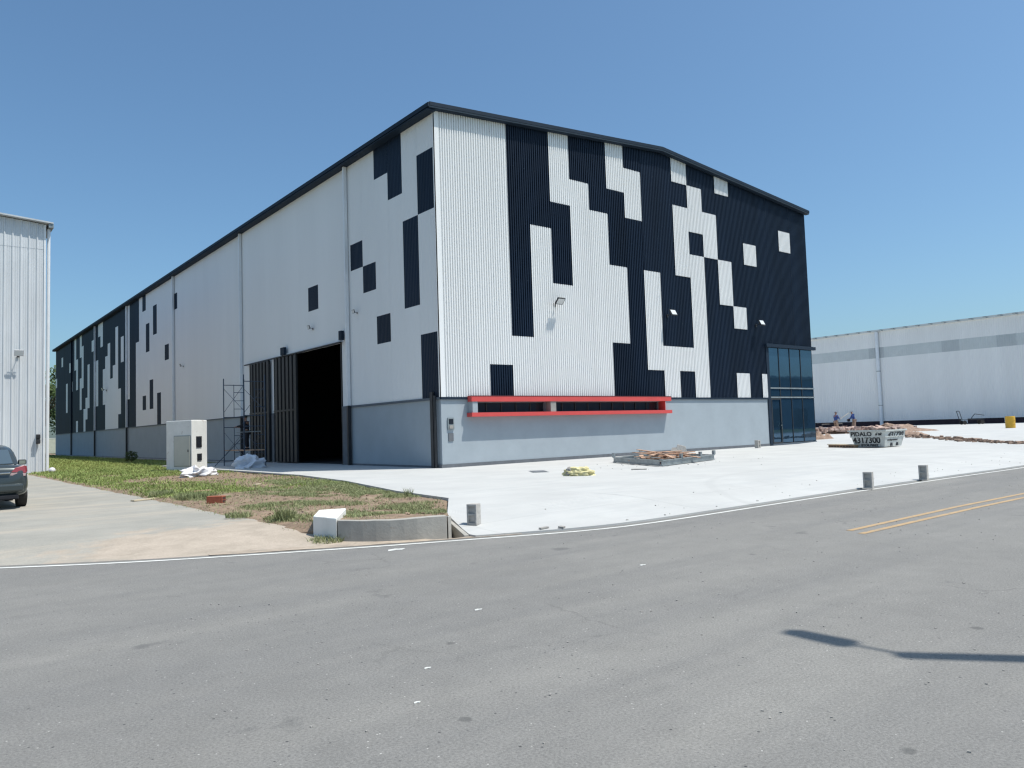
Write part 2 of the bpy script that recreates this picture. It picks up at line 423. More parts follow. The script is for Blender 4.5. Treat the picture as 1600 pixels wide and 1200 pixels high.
# concrete yard in front of the hall
SLTOP = [(-9.88, -15.72), (-9.24, -14.16), (-7.5, -11.61), (-7.1, -8.7), (-5.84, -3.3), (-5.12, 1.9), (-5.02, 6.9), (-5.0, 22)]
sx_ = [-9.88, -9.7, -9.5, -9.24, -9.1, -8.8, -8.4, -8, -7.75, -7.5, -7.3, -7.1, -6.8, -6.4, -6.1, -5.84, -5.5, -5.3, -5.12, -5.07, -5.02, -5.0]
cols = [(x, edge(x)+.24, interp(SLTOP, x)) for x in sx_]
cols += [(x, edge(x)+.24, 22) for x in [-4.99, -4, -3, -2, -1, 0, 1, 2, 3, 5, 8, 12, 16, 20, 24, 26, 28.3]]
cols += [(x, edge(x)+.24, 160) for x in [28.31, 30, 31, 32, 33, 34, 36, 40, 60, 90, 94.9]]
tag(sheet(cols, 'yard', SLAB, gz, nv=46, skirt=.22, power=1.7), kind='structure')
# floor inside the hall
tag(MB().add([(.2, 22, -.01), (28, 22, -.01), (28, 97, -.01), (.2, 97, -.01)], [(0, 1, 2, 3)]).build('floor', CONC), kind='structure')
# apron along the far side wall
tag(MB().box(-1.25, -.002, 22.2, 98.5, -.3, -.015).build('apron', CONC), kind='structure')
# driveway on the left
def dz(x, y): return -.1-.098*sm(1-(y-edge(x)-.25)/2.5)
tag(sheet([(x, edge(x)+.24, 60) for x in [-60, -50, -40, -30, -25, -20, -18, -17, -16, -15, -14.5, -14, -13.5, -13, -12.5, -12, -11.5, -11.2]], 'driveway', DRIVE, dz, nv=50, power=1.8), kind='structure')
# unpaved lot
def lotz(x, y):
    z = -.065+.03*fbm(x, y, .7, 3)+.012*fbm(x, y, 4, 9)
    z -= .10*sm(1-(x+11.95)/.5)
    z += .155*sm(1-max(0, Vector((x+10.8, y+15.0)).length-.6)/2.0)*(1 if x > -11.6 else .4)
    return z
LOTB = [(-12.0, -13.0), (-11.66, -13.6), (-11.5, -14.2), (-11.2, -14.90), (-10.9, -15.16), (-10.55, -15.33), (-10.15, -15.42), (-9.7, -14.85), (-9.3, -14.27), (-9.24, -14.16)]+[(a, b) for a, b in SLTOP[2:]]
LOTB = [(a, b) for a, b in LOTB]
lx = [-12, -11.8, -11.6, -11.5, -11.35, -11.2, -11.05, -10.9, -10.7, -10.55, -10.35, -10.15, -9.9, -9.7, -9.5, -9.3, -9.24, -9, -8.7, -8.4, -8.1, -7.8, -7.5, -7.3, -7.1, -6.8, -6.5, -6.2, -5.84, -5.5, -5.12, -5.0]
def lowl(x): return interp(LOTB, x)
tag(sheet([(x, (lowl(x)), 22) for x in lx], 'lot', SOIL, lambda x, y: lotz(x, y) if y > -13 or x > -11.5 else lotz(x, y)-.05, nv=130, skirt=.25), kind='structure')
tag(sheet([(x, 22, 130) for x in [-11.4, -10.5, -9, -7, -5, -3, -1.3, 3]], 'lot', SOIL, lambda x, y: -.09+.03*fbm(x, y, .5, 3), nv=50), kind='structure')
# sand strip between the headwall and the road
tag(sheet([(x, edge(x)+.2, ed) for x, ed in [(-13.4, -14.25), (-13, -14.2), (-12.4, -13.85), (-12, -13.4), (-11.62, -13.8), (-11.3, -14.7), (-10.9, -15.1), (-10.5, -15.3), (-10.15, -15.3), (-9.9, -14.9), (-9.6, -14.5), (-9.2, -14.1)]],
          'sand', SAND, lambda x, y: -.195+.022*max(0, fbm(x, y, 1.5, 5)) -.12*sm((x+10.3)/.3)*sm((y+15.75)/.25), nv=12), kind='structure')

# ---------------------------------------------------------------- the hall
W, LEN, E, RIDGE, LZ = 28.13, 97.7, 14.58, 15.72, 2.84
MOD = 1.2487
LV = [2.84, 4.23, 5.50, 6.77, 8.04, 9.31, 10.575, 11.83, 13.10, 14.37]
def rooftop(x): return E+(RIDGE-E)*(1-abs(x-W/2)/(W/2))
hall = thing('industrial_hall', (0, 0, 0), 'large hall in black and white corrugated cladding with a red framed window strip', 'warehouse')

def corr_panel(name, parent, m, u0, u1, z0, ztop, side, off=0, ribs=10, amp=.036):
    """corrugated sheet; side 'S' lies on y=0, side 'W' on x=0"""
    nr = max(1, int(round(ribs*(u1-u0)/MOD)))
    # trapezoid ribs: (position within the pitch, height)
    prof = ((0, 1), (.46, 1), (.56, 0), (.94, 0)) if side == 'S' else ((0, 0), (.25, .5), (.5, 1), (.75, .5))
    pp = [((k+q)/nr, h) for k in range(nr) for q, h in prof]+[(1.0, prof[0][1])]
    n = len(pp)-1
    mb = MB()
    for i in range(n+1):
        uu = u0+(u1-u0)*pp[i][0]
        d = -.006-off-2*amp*pp[i][1]*(.75 if side == 'S' else 1)
        zt = ztop(uu) if callable(ztop) else ztop
        if side == 'S': mb.v += [(uu, d, z0), (uu, d, zt)]
        else: mb.v += [(d, uu, z0), (d, uu, zt)]
        if i:
            f = (2*i-2, 2*i, 2*i+1, 2*i-1)
            mb.f.append(f if side == 'S' else f[::-1])
    # folded lower edge so that the sheet has thickness
    k = len(mb.v)
    for i in range(n+1):
        v = mb.v[2*i]
        mb.v.append((v[0], -.001, v[2]) if side == 'S' else (-.001, v[1], v[2]))
        if i: mb.f.append((2*i-2, k+i-1, k+i, 2*i) if side == 'S' else (2*i, k+i, k+i-1, 2*i-2))
    return mb.build(name, m, parent)

def runs(default, spans):
    """spans: list of (a,b) level indexes of the other colour; returns [(a,b,color)] with 9.. = top=10"""
    cuts = sorted(spans); out = []; cur = 0
    for a, b in cuts:
        if a > cur: out.append((cur, a, default))
        out.append((a, b, 'B' if default == 'W' else 'W')); cur = b
    if cur < 10: out.append((cur, 10, default))
    return out
T = 10
# south face, one entry per sheet column: black spans on white
south = {0: [], 1: [], 2: [(0, 1)], 3: [(2, T)], 4: [(6, T)], 5: [(4, 7)], 6: [(8, T)], 7: [(7, T)], 8: [(0, 2), (5, 8)],
         9: [(0, 7), (9, T)], 10: [(0, 1), (5, T)], 11: [(2, T)], 12: [(0, 1), (2, 5), (8, 9)], 13: [(6, 7), (9, T)], 14: [(0, 6), (8, T)],
         15: [(0, 4), (6, 9)], 16: [(1, 3), (4, T)], 17: [(0, 6), (7, T)], 18: [(1, T)], 19: [(0, T)], 20: [(0, 7), (8, T)], 21: [(0, T)], 22: [(0, T)]}
GX0, GTOP = 22.98, 5.98
for i in range(23):
    u0 = i*MOD+(.17 if i == 0 else 0); u1 = min((i+1)*MOD, W-.02)
    for a, b, c in runs('W', south[i]):
        z0 = LV[a]; z1 = LV[b] if b < 10 else None
        off = .004*(i % 2)
        segs = [(u0, u1, z0, z1)]
        if u1 > GX0 and z0 < GTOP:          # the glazed corner interrupts the cladding
            segs = []
            if u0 < GX0-.02: segs.append((u0, GX0, z0, z1 if z1 and z1 < GTOP else GTOP))
            if z1 is None or z1 > GTOP: segs.append((u0, u1, GTOP, z1))
        for p0, p1, q0, q1 in segs:
            corr_panel('cladding_panel', hall, WHITE if c == 'W' else BLACK, p0, p1, q0, (rooftop if q1 is None else q1), 'S', off, amp=.036 if c == 'W' else (.030 if i < 10 else .016))
# west face: (black spans) for the white part, (white spans) for the black part beyond column 41
WM = 1.2384
def wy(j): return WM*j+.10*(1 if j < 20 else 0.3)
westB = {0: [(0, 2), (6, 8)], 1: [(3, 6)], 2: [(7, T)], 3: [(2, 3), (8, T)], 4: [(4, 5)], 5: [(5, 6)], 9: [(4, 5)], 30: [(7, 8)], 32: [(4, 5)],
         34: [(0, 2)], 35: [(6, 8)], 36: [(1, 3)], 37: [(5, 7)], 38: [(1, 2), (8, T)], 40: [(6, T)]}
westW = {43: [(2, T)], 45: [(5, 7)], 46: [(1, 3)], 47: [(0, 8)], 48: [(0, 5)], 49: [(0, 4)], 50: [(0, 7)], 51: [(0, 6)], 52: [(2, 5)], 53: [(7, T)],
         54: [(8, T)], 55: [(2, 6)], 56: [(3, 5)], 57: [(7, 8)], 59: [(2, 6)], 60: [(1, 3)], 61: [(0, 2)], 62: [(4, 8)], 63: [(2, 5), (7, T)], 65: [(0, 1), (4, 7)],
         66: [(6, T)], 68: [(4, 5)], 69: [(6, 7)], 71: [(2, 5)], 74: [(7, 8)], 78: [(5, 6)]}
DY0, DY1, DH = 8.62, 16.9, 6.0      # gate opening
made = 0
for j in range(79):
    u0 = wy(j) if j else .02; u1 = min(wy(j+1), LEN)
    rr = runs('W', westB.get(j, [])) if j < 41 else runs('B', westW.get(j, []))
    for a, b, c in rr:
        z0 = LV[a]; z1 = LV[b] if b < 10 else E
        segs = [(u0, u1, z0, z1)]
        if u1 > DY0 and u0 < DY1 and z0 < DH:
            segs = []
            if u0 < DY0-.05: segs.append((u0, DY0, z0, min(z1, DH)))
            if u1 > DY1+.05: segs.append((DY1, u1, z0, min(z1, DH)))
            if z1 > DH: segs.append((u0, u1, DH, z1))
        for p0, p1, q0, q1 in segs:
            corr_panel('cladding_panel', hall, WHITE if c == 'W' else BLACK, p0, p1, q0, q1, 'W', .0015*(j % 2), amp=.008)
# rows of fixing screws across the front sheets
sb_ = MB()
for z in [LV[0]+.12]+LV[1:]+[15.0]:
    for k in range(int(W/.624)):
        x = .35+k*.624
        if z+.1 > rooftop(x) or (x > GX0-.1 and z < GTOP+.1): continue
        sb_.box(x-.007, x+.007, -.090, -.078, z-.046, z-.032)
tag(sb_.build('screws', FASL, hall), kind='stuff')
# core walls behind the sheets and the grey base
b = MB()
b.box(0, .2, .2, DY0, LZ, E); b.box(0, .2, DY0, DY1, DH, E); b.box(0, .2, DY1, LEN, LZ, E)
b.build('wall', WHITE, hall)
b = MB()
for x0, x1 in ((0, GX0), (GX0, W)):
    z0 = LZ if x0 == 0 else GTOP+.02
    seg = [x0]+([W/2] if x0 < W/2 < x1 else [])+[x1]
    for a, c in zip(seg, seg[1:]):
        b.add([(a, 0, z0), (c, 0, z0), (c, 0, rooftop(c)), (a, 0, rooftop(a)), (a, .2, z0), (c, .2, z0), (c, .2, rooftop(c)), (a, .2, rooftop(a))],
              [(0, 1, 2, 3), (5, 4, 7, 6), (4, 0, 3, 7), (1, 5, 6, 2), (3, 2, 6, 7), (4, 5, 1, 0)])
b.build('wall', WHITE, hall)
b = MB()      # grey base, south, with the window slot
S0, S1, P0, P1, SZ0, SZ1 = 1.60, 13.35, 5.62, 5.90, 2.19, 2.62
b.box(.02, GX0, 0, .25, .14, SZ0)
b.box(.02, S0, 0, .25, SZ0, SZ1); b.box(P0, P1, 0, .25, SZ0, SZ1); b.box(S1, GX0, 0, .25, SZ0, SZ1)
b.box(.02, GX0, 0, .25, SZ1, LZ-.002)
b.build('base_wall', WAINS, hall)
b = MB()      # grey base, west
b.box(0, .2, .26, DY0, .08, LZ-.002); b.box(0, .2, DY1, LEN, .02, LZ-.002)
b.build('base_wall', WAINS, hall)
MB().box(-.03, GX0, -.03, .25, -.05, .14).build('base_band', BASEG, hall)
MB().box(-.03, .2, .252, DY0-.3, -.05, .08).box(-.03, .2, DY1, LEN, -.3, .02).build('base_band', BASEG, hall)
MB().box(W-.2, W, .2, LEN, 0, E).box(0, W, LEN, LEN+.2, 0, E).build('wall', WHITE, hall)
# flashing strips above the base
MB().box(-.005, GX0, -.07, -.002, LZ-.10, LZ-.004).build('flashing', FASC, hall)
MB().box(-.07, -.002, .0, DY0-.02, LZ-.10, LZ-.004).box(-.07, -.002, DY1+4.4, LEN, LZ-.06, LZ-.004).build('flashing', FASL, hall)
# corner trim and post
MB().box(-.055, .17, -.06, -.002, LZ, E+.0).box(-.06, -.002, -.06, .0, LZ, E).build('corner_trim', WHITE, hall)
MB().box(-.14, -.035, .38, .58, 0, LZ+.22).build('corner_post', DARKM, hall)
MB().tube((-.12, .24, .02), (-.12, .24, 2.9), .06, n=12).build('downpipe', DARKM, hall)
# roof
OV, OF = .34, .28
roofb = MB()
xsr = [-OV, W/2, W+.07]
zr = [E+.12, RIDGE+.16, E+.12]
for k in range(2):
    a, c = xsr[k], xsr[k+1]; za, zc = zr[k], zr[k+1]
    roofb.add([(a, -OF, za), (c, -OF, zc), (c, LEN+.3, zc), (a, LEN+.3, za), (a, -OF, za+.05), (c, -OF, zc+.05), (c, LEN+.3, zc+.05), (a, LEN+.3, za+.05)],
              [(3, 2, 1, 0), (4, 5, 6, 7), (0, 1, 5, 4), (1, 2, 6, 5), (2, 3, 7, 6), (3, 0, 4, 7)])
roof = roofb.build('roof', ROOFM, hall)
def rake(y0, y1, dz0, dz1, name, m):
    bb = MB()
    for k in range(2):
        a, c = xsr[k]-(.03 if k == 0 else 0), xsr[k+1]+(.03 if k == 1 else 0); za, zc = zr[k], zr[k+1]
        bb.add([(a, y0, za+dz0), (c, y0, zc+dz0), (c, y1, zc+dz0), (a, y1, za+dz0), (a, y0, za+dz1), (c, y0, zc+dz1), (c, y1, zc+dz1), (a, y1, za+dz1)],
               [(3, 2, 1, 0), (4, 5, 6, 7), (0, 1, 5, 4), (1, 2, 6, 5), (2, 3, 7, 6), (3, 0, 4, 7)])
    return bb.build(name, m, roof)
rake(-OF-.06, -OF-.003, -.08, .075, 'verge_trim', FASC)
rake(-OF-.035, -OF-.003, -.14, -.083, 'verge_trim', FASL)
rake(-OF, -.05, -.16, -.003, 'soffit', FASC)
MB().box(-OV-.10, -OV-.003, -OF-.05, LEN+.3, E-.01, E+.16).build('gutter', FASC, roof)
MB().box(-OV-.10, -.03, -OF+.02, LEN+.3, E-.10, E-.063).build('soffit', FASC, roof)
# downpipes along the west wall, white above the base and dark below
for y in (7.75, 22.5, 37.9, 54.0, 69.4, 84.4):
    white_to = LZ if y < 50 else (5.5 if y < 80 else 9.0)
    hi = E-.1
    c_up = PIPEW
    if y > 80: c_up = BLACK
    MB().box(-.22, -.06, y-.07, y+.07, LZ, hi).build('downpipe', c_up, hall)
    MB().box(-.22, -.06, y-.07, y+.07, .0, LZ-.004).build('downpipe', DARKM, hall)
    MB().box(-.26, -.05, y-.12, y+.12, hi, hi+.25).build('rainwater_head', DARKM, hall)
    MB().box(-.045, -.03, y+.08, y+.12, LZ, hi).build('seam_strip', FASL if y < 50 else DARKM, hall)
# gate
MB().box(-.05, .25, DY0-.55, DY0-.001, 0, LZ-.012).build('gate_jamb', BASEG, hall)
MB().box(-.06, .23, DY0, DY0+.06, .0, DH).build('gate_jamb', DARKM, hall)
MB().box(-.12, -.05, DY0-.05, DY1+.2, DH, DH+.09).build('gate_lintel', PIPEW, hall)
MB().box(-.24, -.125, DY0-.2, 21.7, DH-.06, DH+.0).build('gate_rail', DARKM, hall)
MB().box(-.28, -.13, 15.25, 15.75, DH+.02, DH+.44).build('rail_bracket', FASC, hall)
MB().box(-.28, -.13, 8.12, 8.42, DH+.05, DH+.50).build('rail_bracket', FASC, hall)
def leaf(y0, y1, x):
    lf = MB().box(x-.02, x+.03, y0, y1, .05, DH-.07).build('gate_leaf', GATED, hall)
    n = 6; pitch = (y1-y0)/n
    for k in range(n):
        a = y0+k*pitch+.03
        MB().box(x-.09, x-.022, a, a+pitch*.58, .06, DH-.1).build('slat', GATE, lf)
    MB().box(x-.11, x-.092, y0, y1, 2.86, 2.96).build('rail', GATE, lf)
    MB().box(x-.115, x-.022, y0-.05, y0-.001, .05, DH-.07).build('stile', GATE, lf)
    MB().box(x-.06, x-.022, y1+.001, y1+.05, .05, DH-.07).build('stile', GATED, lf)
leaf(13.8, 16.95, -.12)
leaf(17.75, 20.85, -.12)
MB().box(-.10, -.002, 17.32, 17.62, 0, LZ-.02).build('gate_post', BASEG, hall)
# hall interior: back partition so that daylight does not fill the hall
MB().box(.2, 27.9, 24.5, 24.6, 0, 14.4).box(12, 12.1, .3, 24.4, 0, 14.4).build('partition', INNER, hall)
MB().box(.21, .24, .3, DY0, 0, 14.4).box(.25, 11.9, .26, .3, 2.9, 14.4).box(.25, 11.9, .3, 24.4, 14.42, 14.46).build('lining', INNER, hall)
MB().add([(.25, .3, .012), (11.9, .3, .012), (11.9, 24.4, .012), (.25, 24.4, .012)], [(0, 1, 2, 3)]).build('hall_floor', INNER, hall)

# ---- red framed window strip
fr_ = MB()
FD = -.36
fr_.box(1.28, 13.80, FD, -.075, 2.64, 2.86); a1 = fr_.build('window_frame', RED, hall)
MB().box(1.28, 13.2, FD-.012, -.003, 2.863, 2.885).box(13.2, 13.82, FD-.012, -.003, 2.863, 2.885).build('drip_flashing', mat('maroon_flashing', (.09, .02, .022), .7), hall)
MB().box(1.28, 13.84, FD, -.003, 2.02, 2.185).build('window_frame', RED, hall)
MB().box(1.34, S0-.001, FD+.03, -.003, 2.186, 2.638).build('side_panel', WAINS, hall)
MB().box(S1-.02, S1+.01, FD+.02, .1, 2.187, 2.637).build('side_panel', RED, hall)
MB().box(S1+.011, S1+.05, FD+.02, -.003, 2.187, 2.637).build('side_panel', WAINS, hall)
MB().box(P0-.02, P1+.02, FD+.03, -.002, 2.187, 2.637).build('pier', CONC, hall)
def winrow(a, c, n):
    w = (c-a)/n
    MB().box(a, c, .16, .2, SZ0, SZ0+.035).box(a, c, .16, .2, SZ1-.035, SZ1).build('window_rail', DARKM, hall)
    for k in range(n):
        x0 = a+k*w
        MB().box(x0+.03, x0+w-.03, .19, .2, SZ0+.035, SZ1-.035).build('pane', GLASSD, hall)
        MB().box(x0-.03 if k else x0, x0+.03, .155, .195, SZ0+.036, SZ1-.036).build('mullion', DARKM, hall)
winrow(S0, P0-.0, 5); winrow(P1, S1-.03, 9)
# meter boxes near the corner
m1 = MB().box(.30, .60, -.05, -.003, 1.52, 2.0).build('meter_box', STEEL, hall)
MB().box(.345, .555, -.06, -.051, 1.74, 1.95).build('window', GLASSD, m1)
MB().box(.36, .54, -.075, -.051, 1.56, 1.70).build('cover', CONC, m1)
MB().box(.33, .57, -.03, -.003, 1.06, 1.38).build('meter_box', BASEG, hall)

# ---- glazed corner
g = hall
MB().box(GX0, GX0+.28, -.06, .25, 0, GTOP-.14).build('glazing_post', FASC, g)
MB().box(GX0-.08, W+.22, -.18, -.003, GTOP-.14, GTOP+.06).build('canopy', FASC, g)
mx = [GX0+.28, 24.34, 25.53, 26.74, W-.03]
bands = [(0.16, 2.80), (2.92, 3.36), (3.46, 5.84)]
for z0, z1 in bands:
    for a, c in zip(mx, mx[1:]):
        p = MB().box(a+.02, c-.02, .0, .02, z0, z1).build('pane', GLASS, g)
for x in mx[1:-1]:
    MB().box(x-.022, x+.022, -.03, .03, .12, GTOP-.14).build('mullion', DARKM, g)
MB().box(mx[0], W, -.05, .03, 3.37, 3.45).build('transom', STEEL, g)
MB().box(mx[0], W, -.05, .03, 2.82, 2.90).build('transom', STEEL, g)
MB().box(mx[0], W, -.04, .03, 0, .12).build('sill', FASL, g)
MB().box(W-.03, W, .0, .03, .12, GTOP-.14).build('mullion', DARKM, g)
MB().box(W-.01, W, .05, 3.0, 0, GTOP-.14).build('pane', GLASS, g)
dr = MB().box(23.30, 24.30, -.05, -.032, .13, .20).box(23.30, 24.30, -.05, -.032, 2.72, 2.80).box(23.30, 23.37, -.05, -.032, .20, 2.72).box(24.23, 24.30, -.05, -.032, .20, 2.72).build('door', DARKM, g)
MB().box(24.12, 24.24, -.10, -.051, 1.15, 1.22).box(24.22, 24.25, -.09, -.051, .95, 1.4).build('handle', CHROME, dr)
MB().box(GX0+.3, W-.2, .3, .34, 0, GTOP).build('partition', INNER, g)

# ---------------------------------------------------------------- floodlights
def floodlight(loc, normal, label, w=.34, scale=1.0, tilt=.6, group='floodlights on the hall walls'):
    t = thing('floodlight', loc, label, 'floodlight', group)
    # local frame: +Y away from the wall
    ang = math.atan2(normal[1], normal[0])-math.pi/2
    t.rotation_euler = (0, 0, ang); t.scale = (scale,)*3
    MB().box(-.06, .06, 0, .03, -.08, .08).build('wall_plate', DARKM, t)
    MB().tube((0, .02, 0), (0, .32, .10), .018).tube((-.2, .32, .10), (.2, .32, .10), .014).build('bracket', DARKM, t)
    R = Matrix.Rotation(-tilt, 3, 'X')
    h = MB().obox((0, .40, .12), .44, .06, .34, rx=-tilt).build('housing', DARKM, t)
    c = Vector((0, .40, .12))+R @ Vector((0, .035, 0))
    MB().obox(c, .37, .012, .27, rx=-tilt).build('lens', LAMPF, t)
    return t
floodlight((6.30, -.03, 7.05), (0, -1), 'floodlight with thin dark rim on white ribbed sheets above the red window strip', tilt=.75)
floodlight((14.16, -.05, 7.08), (0, -1), 'floodlight on black cladding between two white bands, above the red strip end', tilt=-.5)
floodlight((22.1, -.05, 7.05), (0, -1), 'floodlight on black cladding above the glazed corner, rightmost on the front', tilt=-.5)
floodlight((-.03, 11.9, 7.06), (-1, 0), 'floodlight on the shaded white side wall above the open gate', tilt=.3, scale=.6)
floodlight((-.03, 6.9, 7.2), (-1, 0), 'small dark lamp on the side wall just beside the downpipe right of the gate', scale=.5, tilt=.3)
floodlight((-.03, 35.5, 7.1), (-1, 0), 'floodlight on plain shaded white wall between two downpipes left of the gate', tilt=.3, scale=.6)
floodlight((-.03, 63.6, 6.95), (-1, 0), 'farthest floodlight, on the white patch among black panels at the far side wall', tilt=.3)

# ---------------------------------------------------------------- left building
lw = thing('warehouse', (-10.67, 23.27, 0), 'pale ribbed metal warehouse at the left edge behind the parked car', 'warehouse')
LWt = lambda x: 13.72+(-x)*.075
def rib_panel(parent, m, x0, x1, z0, zt, y=0, pitch=.38):
    mb = MB(); pts = []
    n = int(round((x1-x0)/pitch))
    for k in range(n):
        a = x0+k*pitch
        pts += [(a, 0), (a+pitch*.10, -.045), (a+pitch*.22, -.045), (a+pitch*.32, 0), (a+pitch*.5, 0), (a+pitch*.53, -.012), (a+pitch*.57, 0), (a+pitch*.75, 0), (a+pitch*.78, -.012), (a+pitch*.82, 0)]
    pts.append((x1, 0))
    for i, (x, d) in enumerate(pts):
        zz = zt(x) if callable(zt) else zt
        mb.v += [(x, y+d, z0), (x, y+d, zz)]
        if i: mb.f.append((2*i-2, 2*i, 2*i+1, 2*i-1))
    return mb.build('cladding_panel', m, parent)
for k in range(16):
    x1 = -.10-k*1.14; x0 = x1-1.14
    rib_panel(lw, LBLD, x0, x1, -.12, 12.35, 0)
    rib_panel(lw, LBLD, x0, x1, 12.30, LWt, -.008)
MB().add([(-18.4, .02, -.1), (0, .02, -.1), (0, .02, 13.72), (-18.4, .02, 15.1), (-18.4, 40, -.1), (0, 40, -.1), (0, 40, 13.72), (-18.4, 40, 15.1)],
         [(0, 1, 2, 3), (5, 4, 7, 6), (4, 0, 3, 7), (1, 5, 6, 2), (3, 2, 6, 7)]).build('wall', LBLD, lw)
MB().box(-.10, .0, -.05, .02, -.12, 13.70).build('corner_trim', PIPEW, lw)
rf = MB().add([(-18.6, -.35, 15.13), (.32, -.35, 13.74), (.32, 40.2, 13.74), (-18.6, 40.2, 15.13), (-18.6, -.35, 15.21), (.32, -.35, 13.82), (.32, 40.2, 13.82), (-18.6, 40.2, 15.21)],
              [(3, 2, 1, 0), (4, 5, 6, 7), (0, 1, 5, 4), (1, 2, 6, 5), (2, 3, 7, 6), (3, 0, 4, 7)]).build('roof', ROOFM, lw)
MB().box(.10, .34, -.30, 40, 13.52, 13.72).build('gutter', STEEL, rf)
MB().tube((.12, .12, -.0), (.15, .12, 13.5), .085, n=12).build('downpipe', PIPEW, lw)
t = floodlight((-11.95, 23.22, 6.3), (0, -1), 'white floodlight on the ribbed wall of the left warehouse', tilt=.3, group='lamps on the left warehouse')
for c in t.children:
    if c.name.startswith('housing') or c.name.startswith('bracket'): c.data.materials[0] = PLASTIC
t = thing('wall_speaker', (-11.02, 23.2, 1.5), 'black wall fixture low on the left warehouse beside its corner', 'wall fixture')
MB().box(-.09, .09, -.16, 0, 0, .52).build('body', DARKM, t, bevel=.02)
MB().box(-.10, .10, -.20, -.161, .30, .50).build('head', DARKM, t, bevel=.02)
MB().box(-.10, .10, -.20, -.161, .02, .22).build('head', DARKM, t, bevel=.02)

def blob(name, loc, sx, sy, sz, m, parent=None, seed=0, amp=.25, fs=1.5, sub=4, flat=.25, rz=0, ridged=False):
    bm = bmesh.new(); bmesh.ops.create_icosphere(bm, subdivisions=sub, radius=1)
    for v in bm.verts:
        p = v.co.copy()
        q = p*fs+Vector((seed*3.1, seed*1.7, seed))
        nn = noise.fractal(q, .9, 2.1, 5)
        if ridged: nn = .9*(.35-1.6*abs(noise.noise(q*1.1)))+.32*(.4-2*abs(noise.noise(q*2.1)))+.08*(.4-2*abs(noise.noise(q*4.3)))
        p *= 1+amp*nn
        if p.z < -flat: p.z = -flat+(p.z+flat)*.05
        v.co = Vector((p.x*sx, p.y*sy, (p.z+flat)*sz))
    me = bpy.data.meshes.new(name); bm.to_mesh(me); bm.free(); me.materials.append(m)
    for pl in me.polygons: pl.use_smooth = not ridged or True
    o = bpy.data.objects.new(name, me); COL.objects.link(o); o.location = loc; o.rotation_euler = (0, 0, rz)
    if parent: o.parent = parent
    return o
tag(blob('plastic_ball', (-10.42, 22.6, -.12), .17, .17, .17, PLASTIC, amp=.02, flat=.9, sub=3), 'round white object at the foot of the left warehouse downpipe', 'ball')

# ---------------------------------------------------------------- right building
rw = thing('warehouse', (95, 0, .2), 'long pale grey corrugated warehouse beyond the building yard on the right', 'warehouse')
YA, YB, ZT = -14, 66, 14.0
for k in range(71):
    y0 = YA+k*1.13; y1 = y0+1.13
    zt = 13.86+.006*(40-y0)
    for z0, z1, m in ((.75, 10.0, RBLD), (10.0, 11.55, RBANDD if k in (21, 22, 27, 28, 36, 37) and k % 1 == 0 else RBAND), (11.55, zt, RBLD)):
        mb = MB(); n = 0
        for i in range(4):
            a = y1-i*1.13/4
            for dy, d in ((0, 0), (-.03, -.03), (-.07, -.03), (-.10, 0)):
                mb.v += [(d-.002*(k % 2), a+dy, z0), (d-.002*(k % 2), a+dy, z1)]
        mb.v += [(-.002*(k % 2), y0, z0), (-.002*(k % 2), y0, z1)]
        for i in range(1, len(mb.v)//2): mb.f.append((2*i-2, 2*i, 2*i+1, 2*i-1))
        mb.build('cladding_panel', m, rw)
MB().box(.05, 50, YA, YB, -.2, 13.8).build('wall', RBLD, rw)
MB().box(.03, .06, YA, YB, -.1, .76).build('base_band', RVOID, rw)  # dark strip in place of the recess under the wall, shade painted in
rf = MB().add([(-.35, YA-.4, 14.02), (-.35, YB, 13.75), (25, YB, 14.9), (25, YA-.4, 15.1), (-.35, YA-.4, 14.3), (-.35, YB, 14.0), (25, YB, 15.1), (25, YA-.4, 15.3)],
              [(3, 2, 1, 0), (4, 5, 6, 7), (0, 1, 5, 4), (1, 2, 6, 5), (2, 3, 7, 6), (3, 0, 4, 7)]).build('roof', RBAND, rw)
for k in range(44):
    y = YA+1+k*1.72
    z = 14.3-(y-YA)*.3/80
    MB().box(-.55, -.30, y-.10, y+.10, z-.25, z-.13).box(-.42, -.36, y+.08, y+.5, z-.12, z-.04).build('gutter_bracket', STEEL, rf)
MB().tube((-.30, 27.5, -.15), (-.30, 27.5, 13.8), .24, n=14).build('downpipe', PIPEW, rw)
MB().tube((-.30, 27.5, 3.0), (-.30, 27.5, 3.1), .29, n=14).tube((-.30, 27.5, 8.0), (-.30, 27.5, 8.1), .29, n=14).build('pipe_collar', STEEL, rw)
for y in (16.5, 11.3): MB().box(-.06, .0, y-.4, y+.4, .15, .75).build('vent_cover', RBLD, rw)

# warehouse across the road, seen mirrored in the glazing
ow = thing('warehouse', (120, -70, 0), 'grey warehouse across the road, seen only as a reflection in the glass', 'warehouse')
MB().box(-70, 120, -30, 0, -.4, 11.0).build('wall', mat('blue_grey_sheet', (.25, .33, .40), .7, var=.2, vscale=.15, stretch=(3, 1, .1)), ow)
MB().box(-71, 121, -31, .4, 11.0, 11.5).build('roof', ROOFM, ow)
for k in range(16): MB().box(-66+k*11, -60+k*11, .0, .05, 0, 4.2).build('door', DARKM, ow)

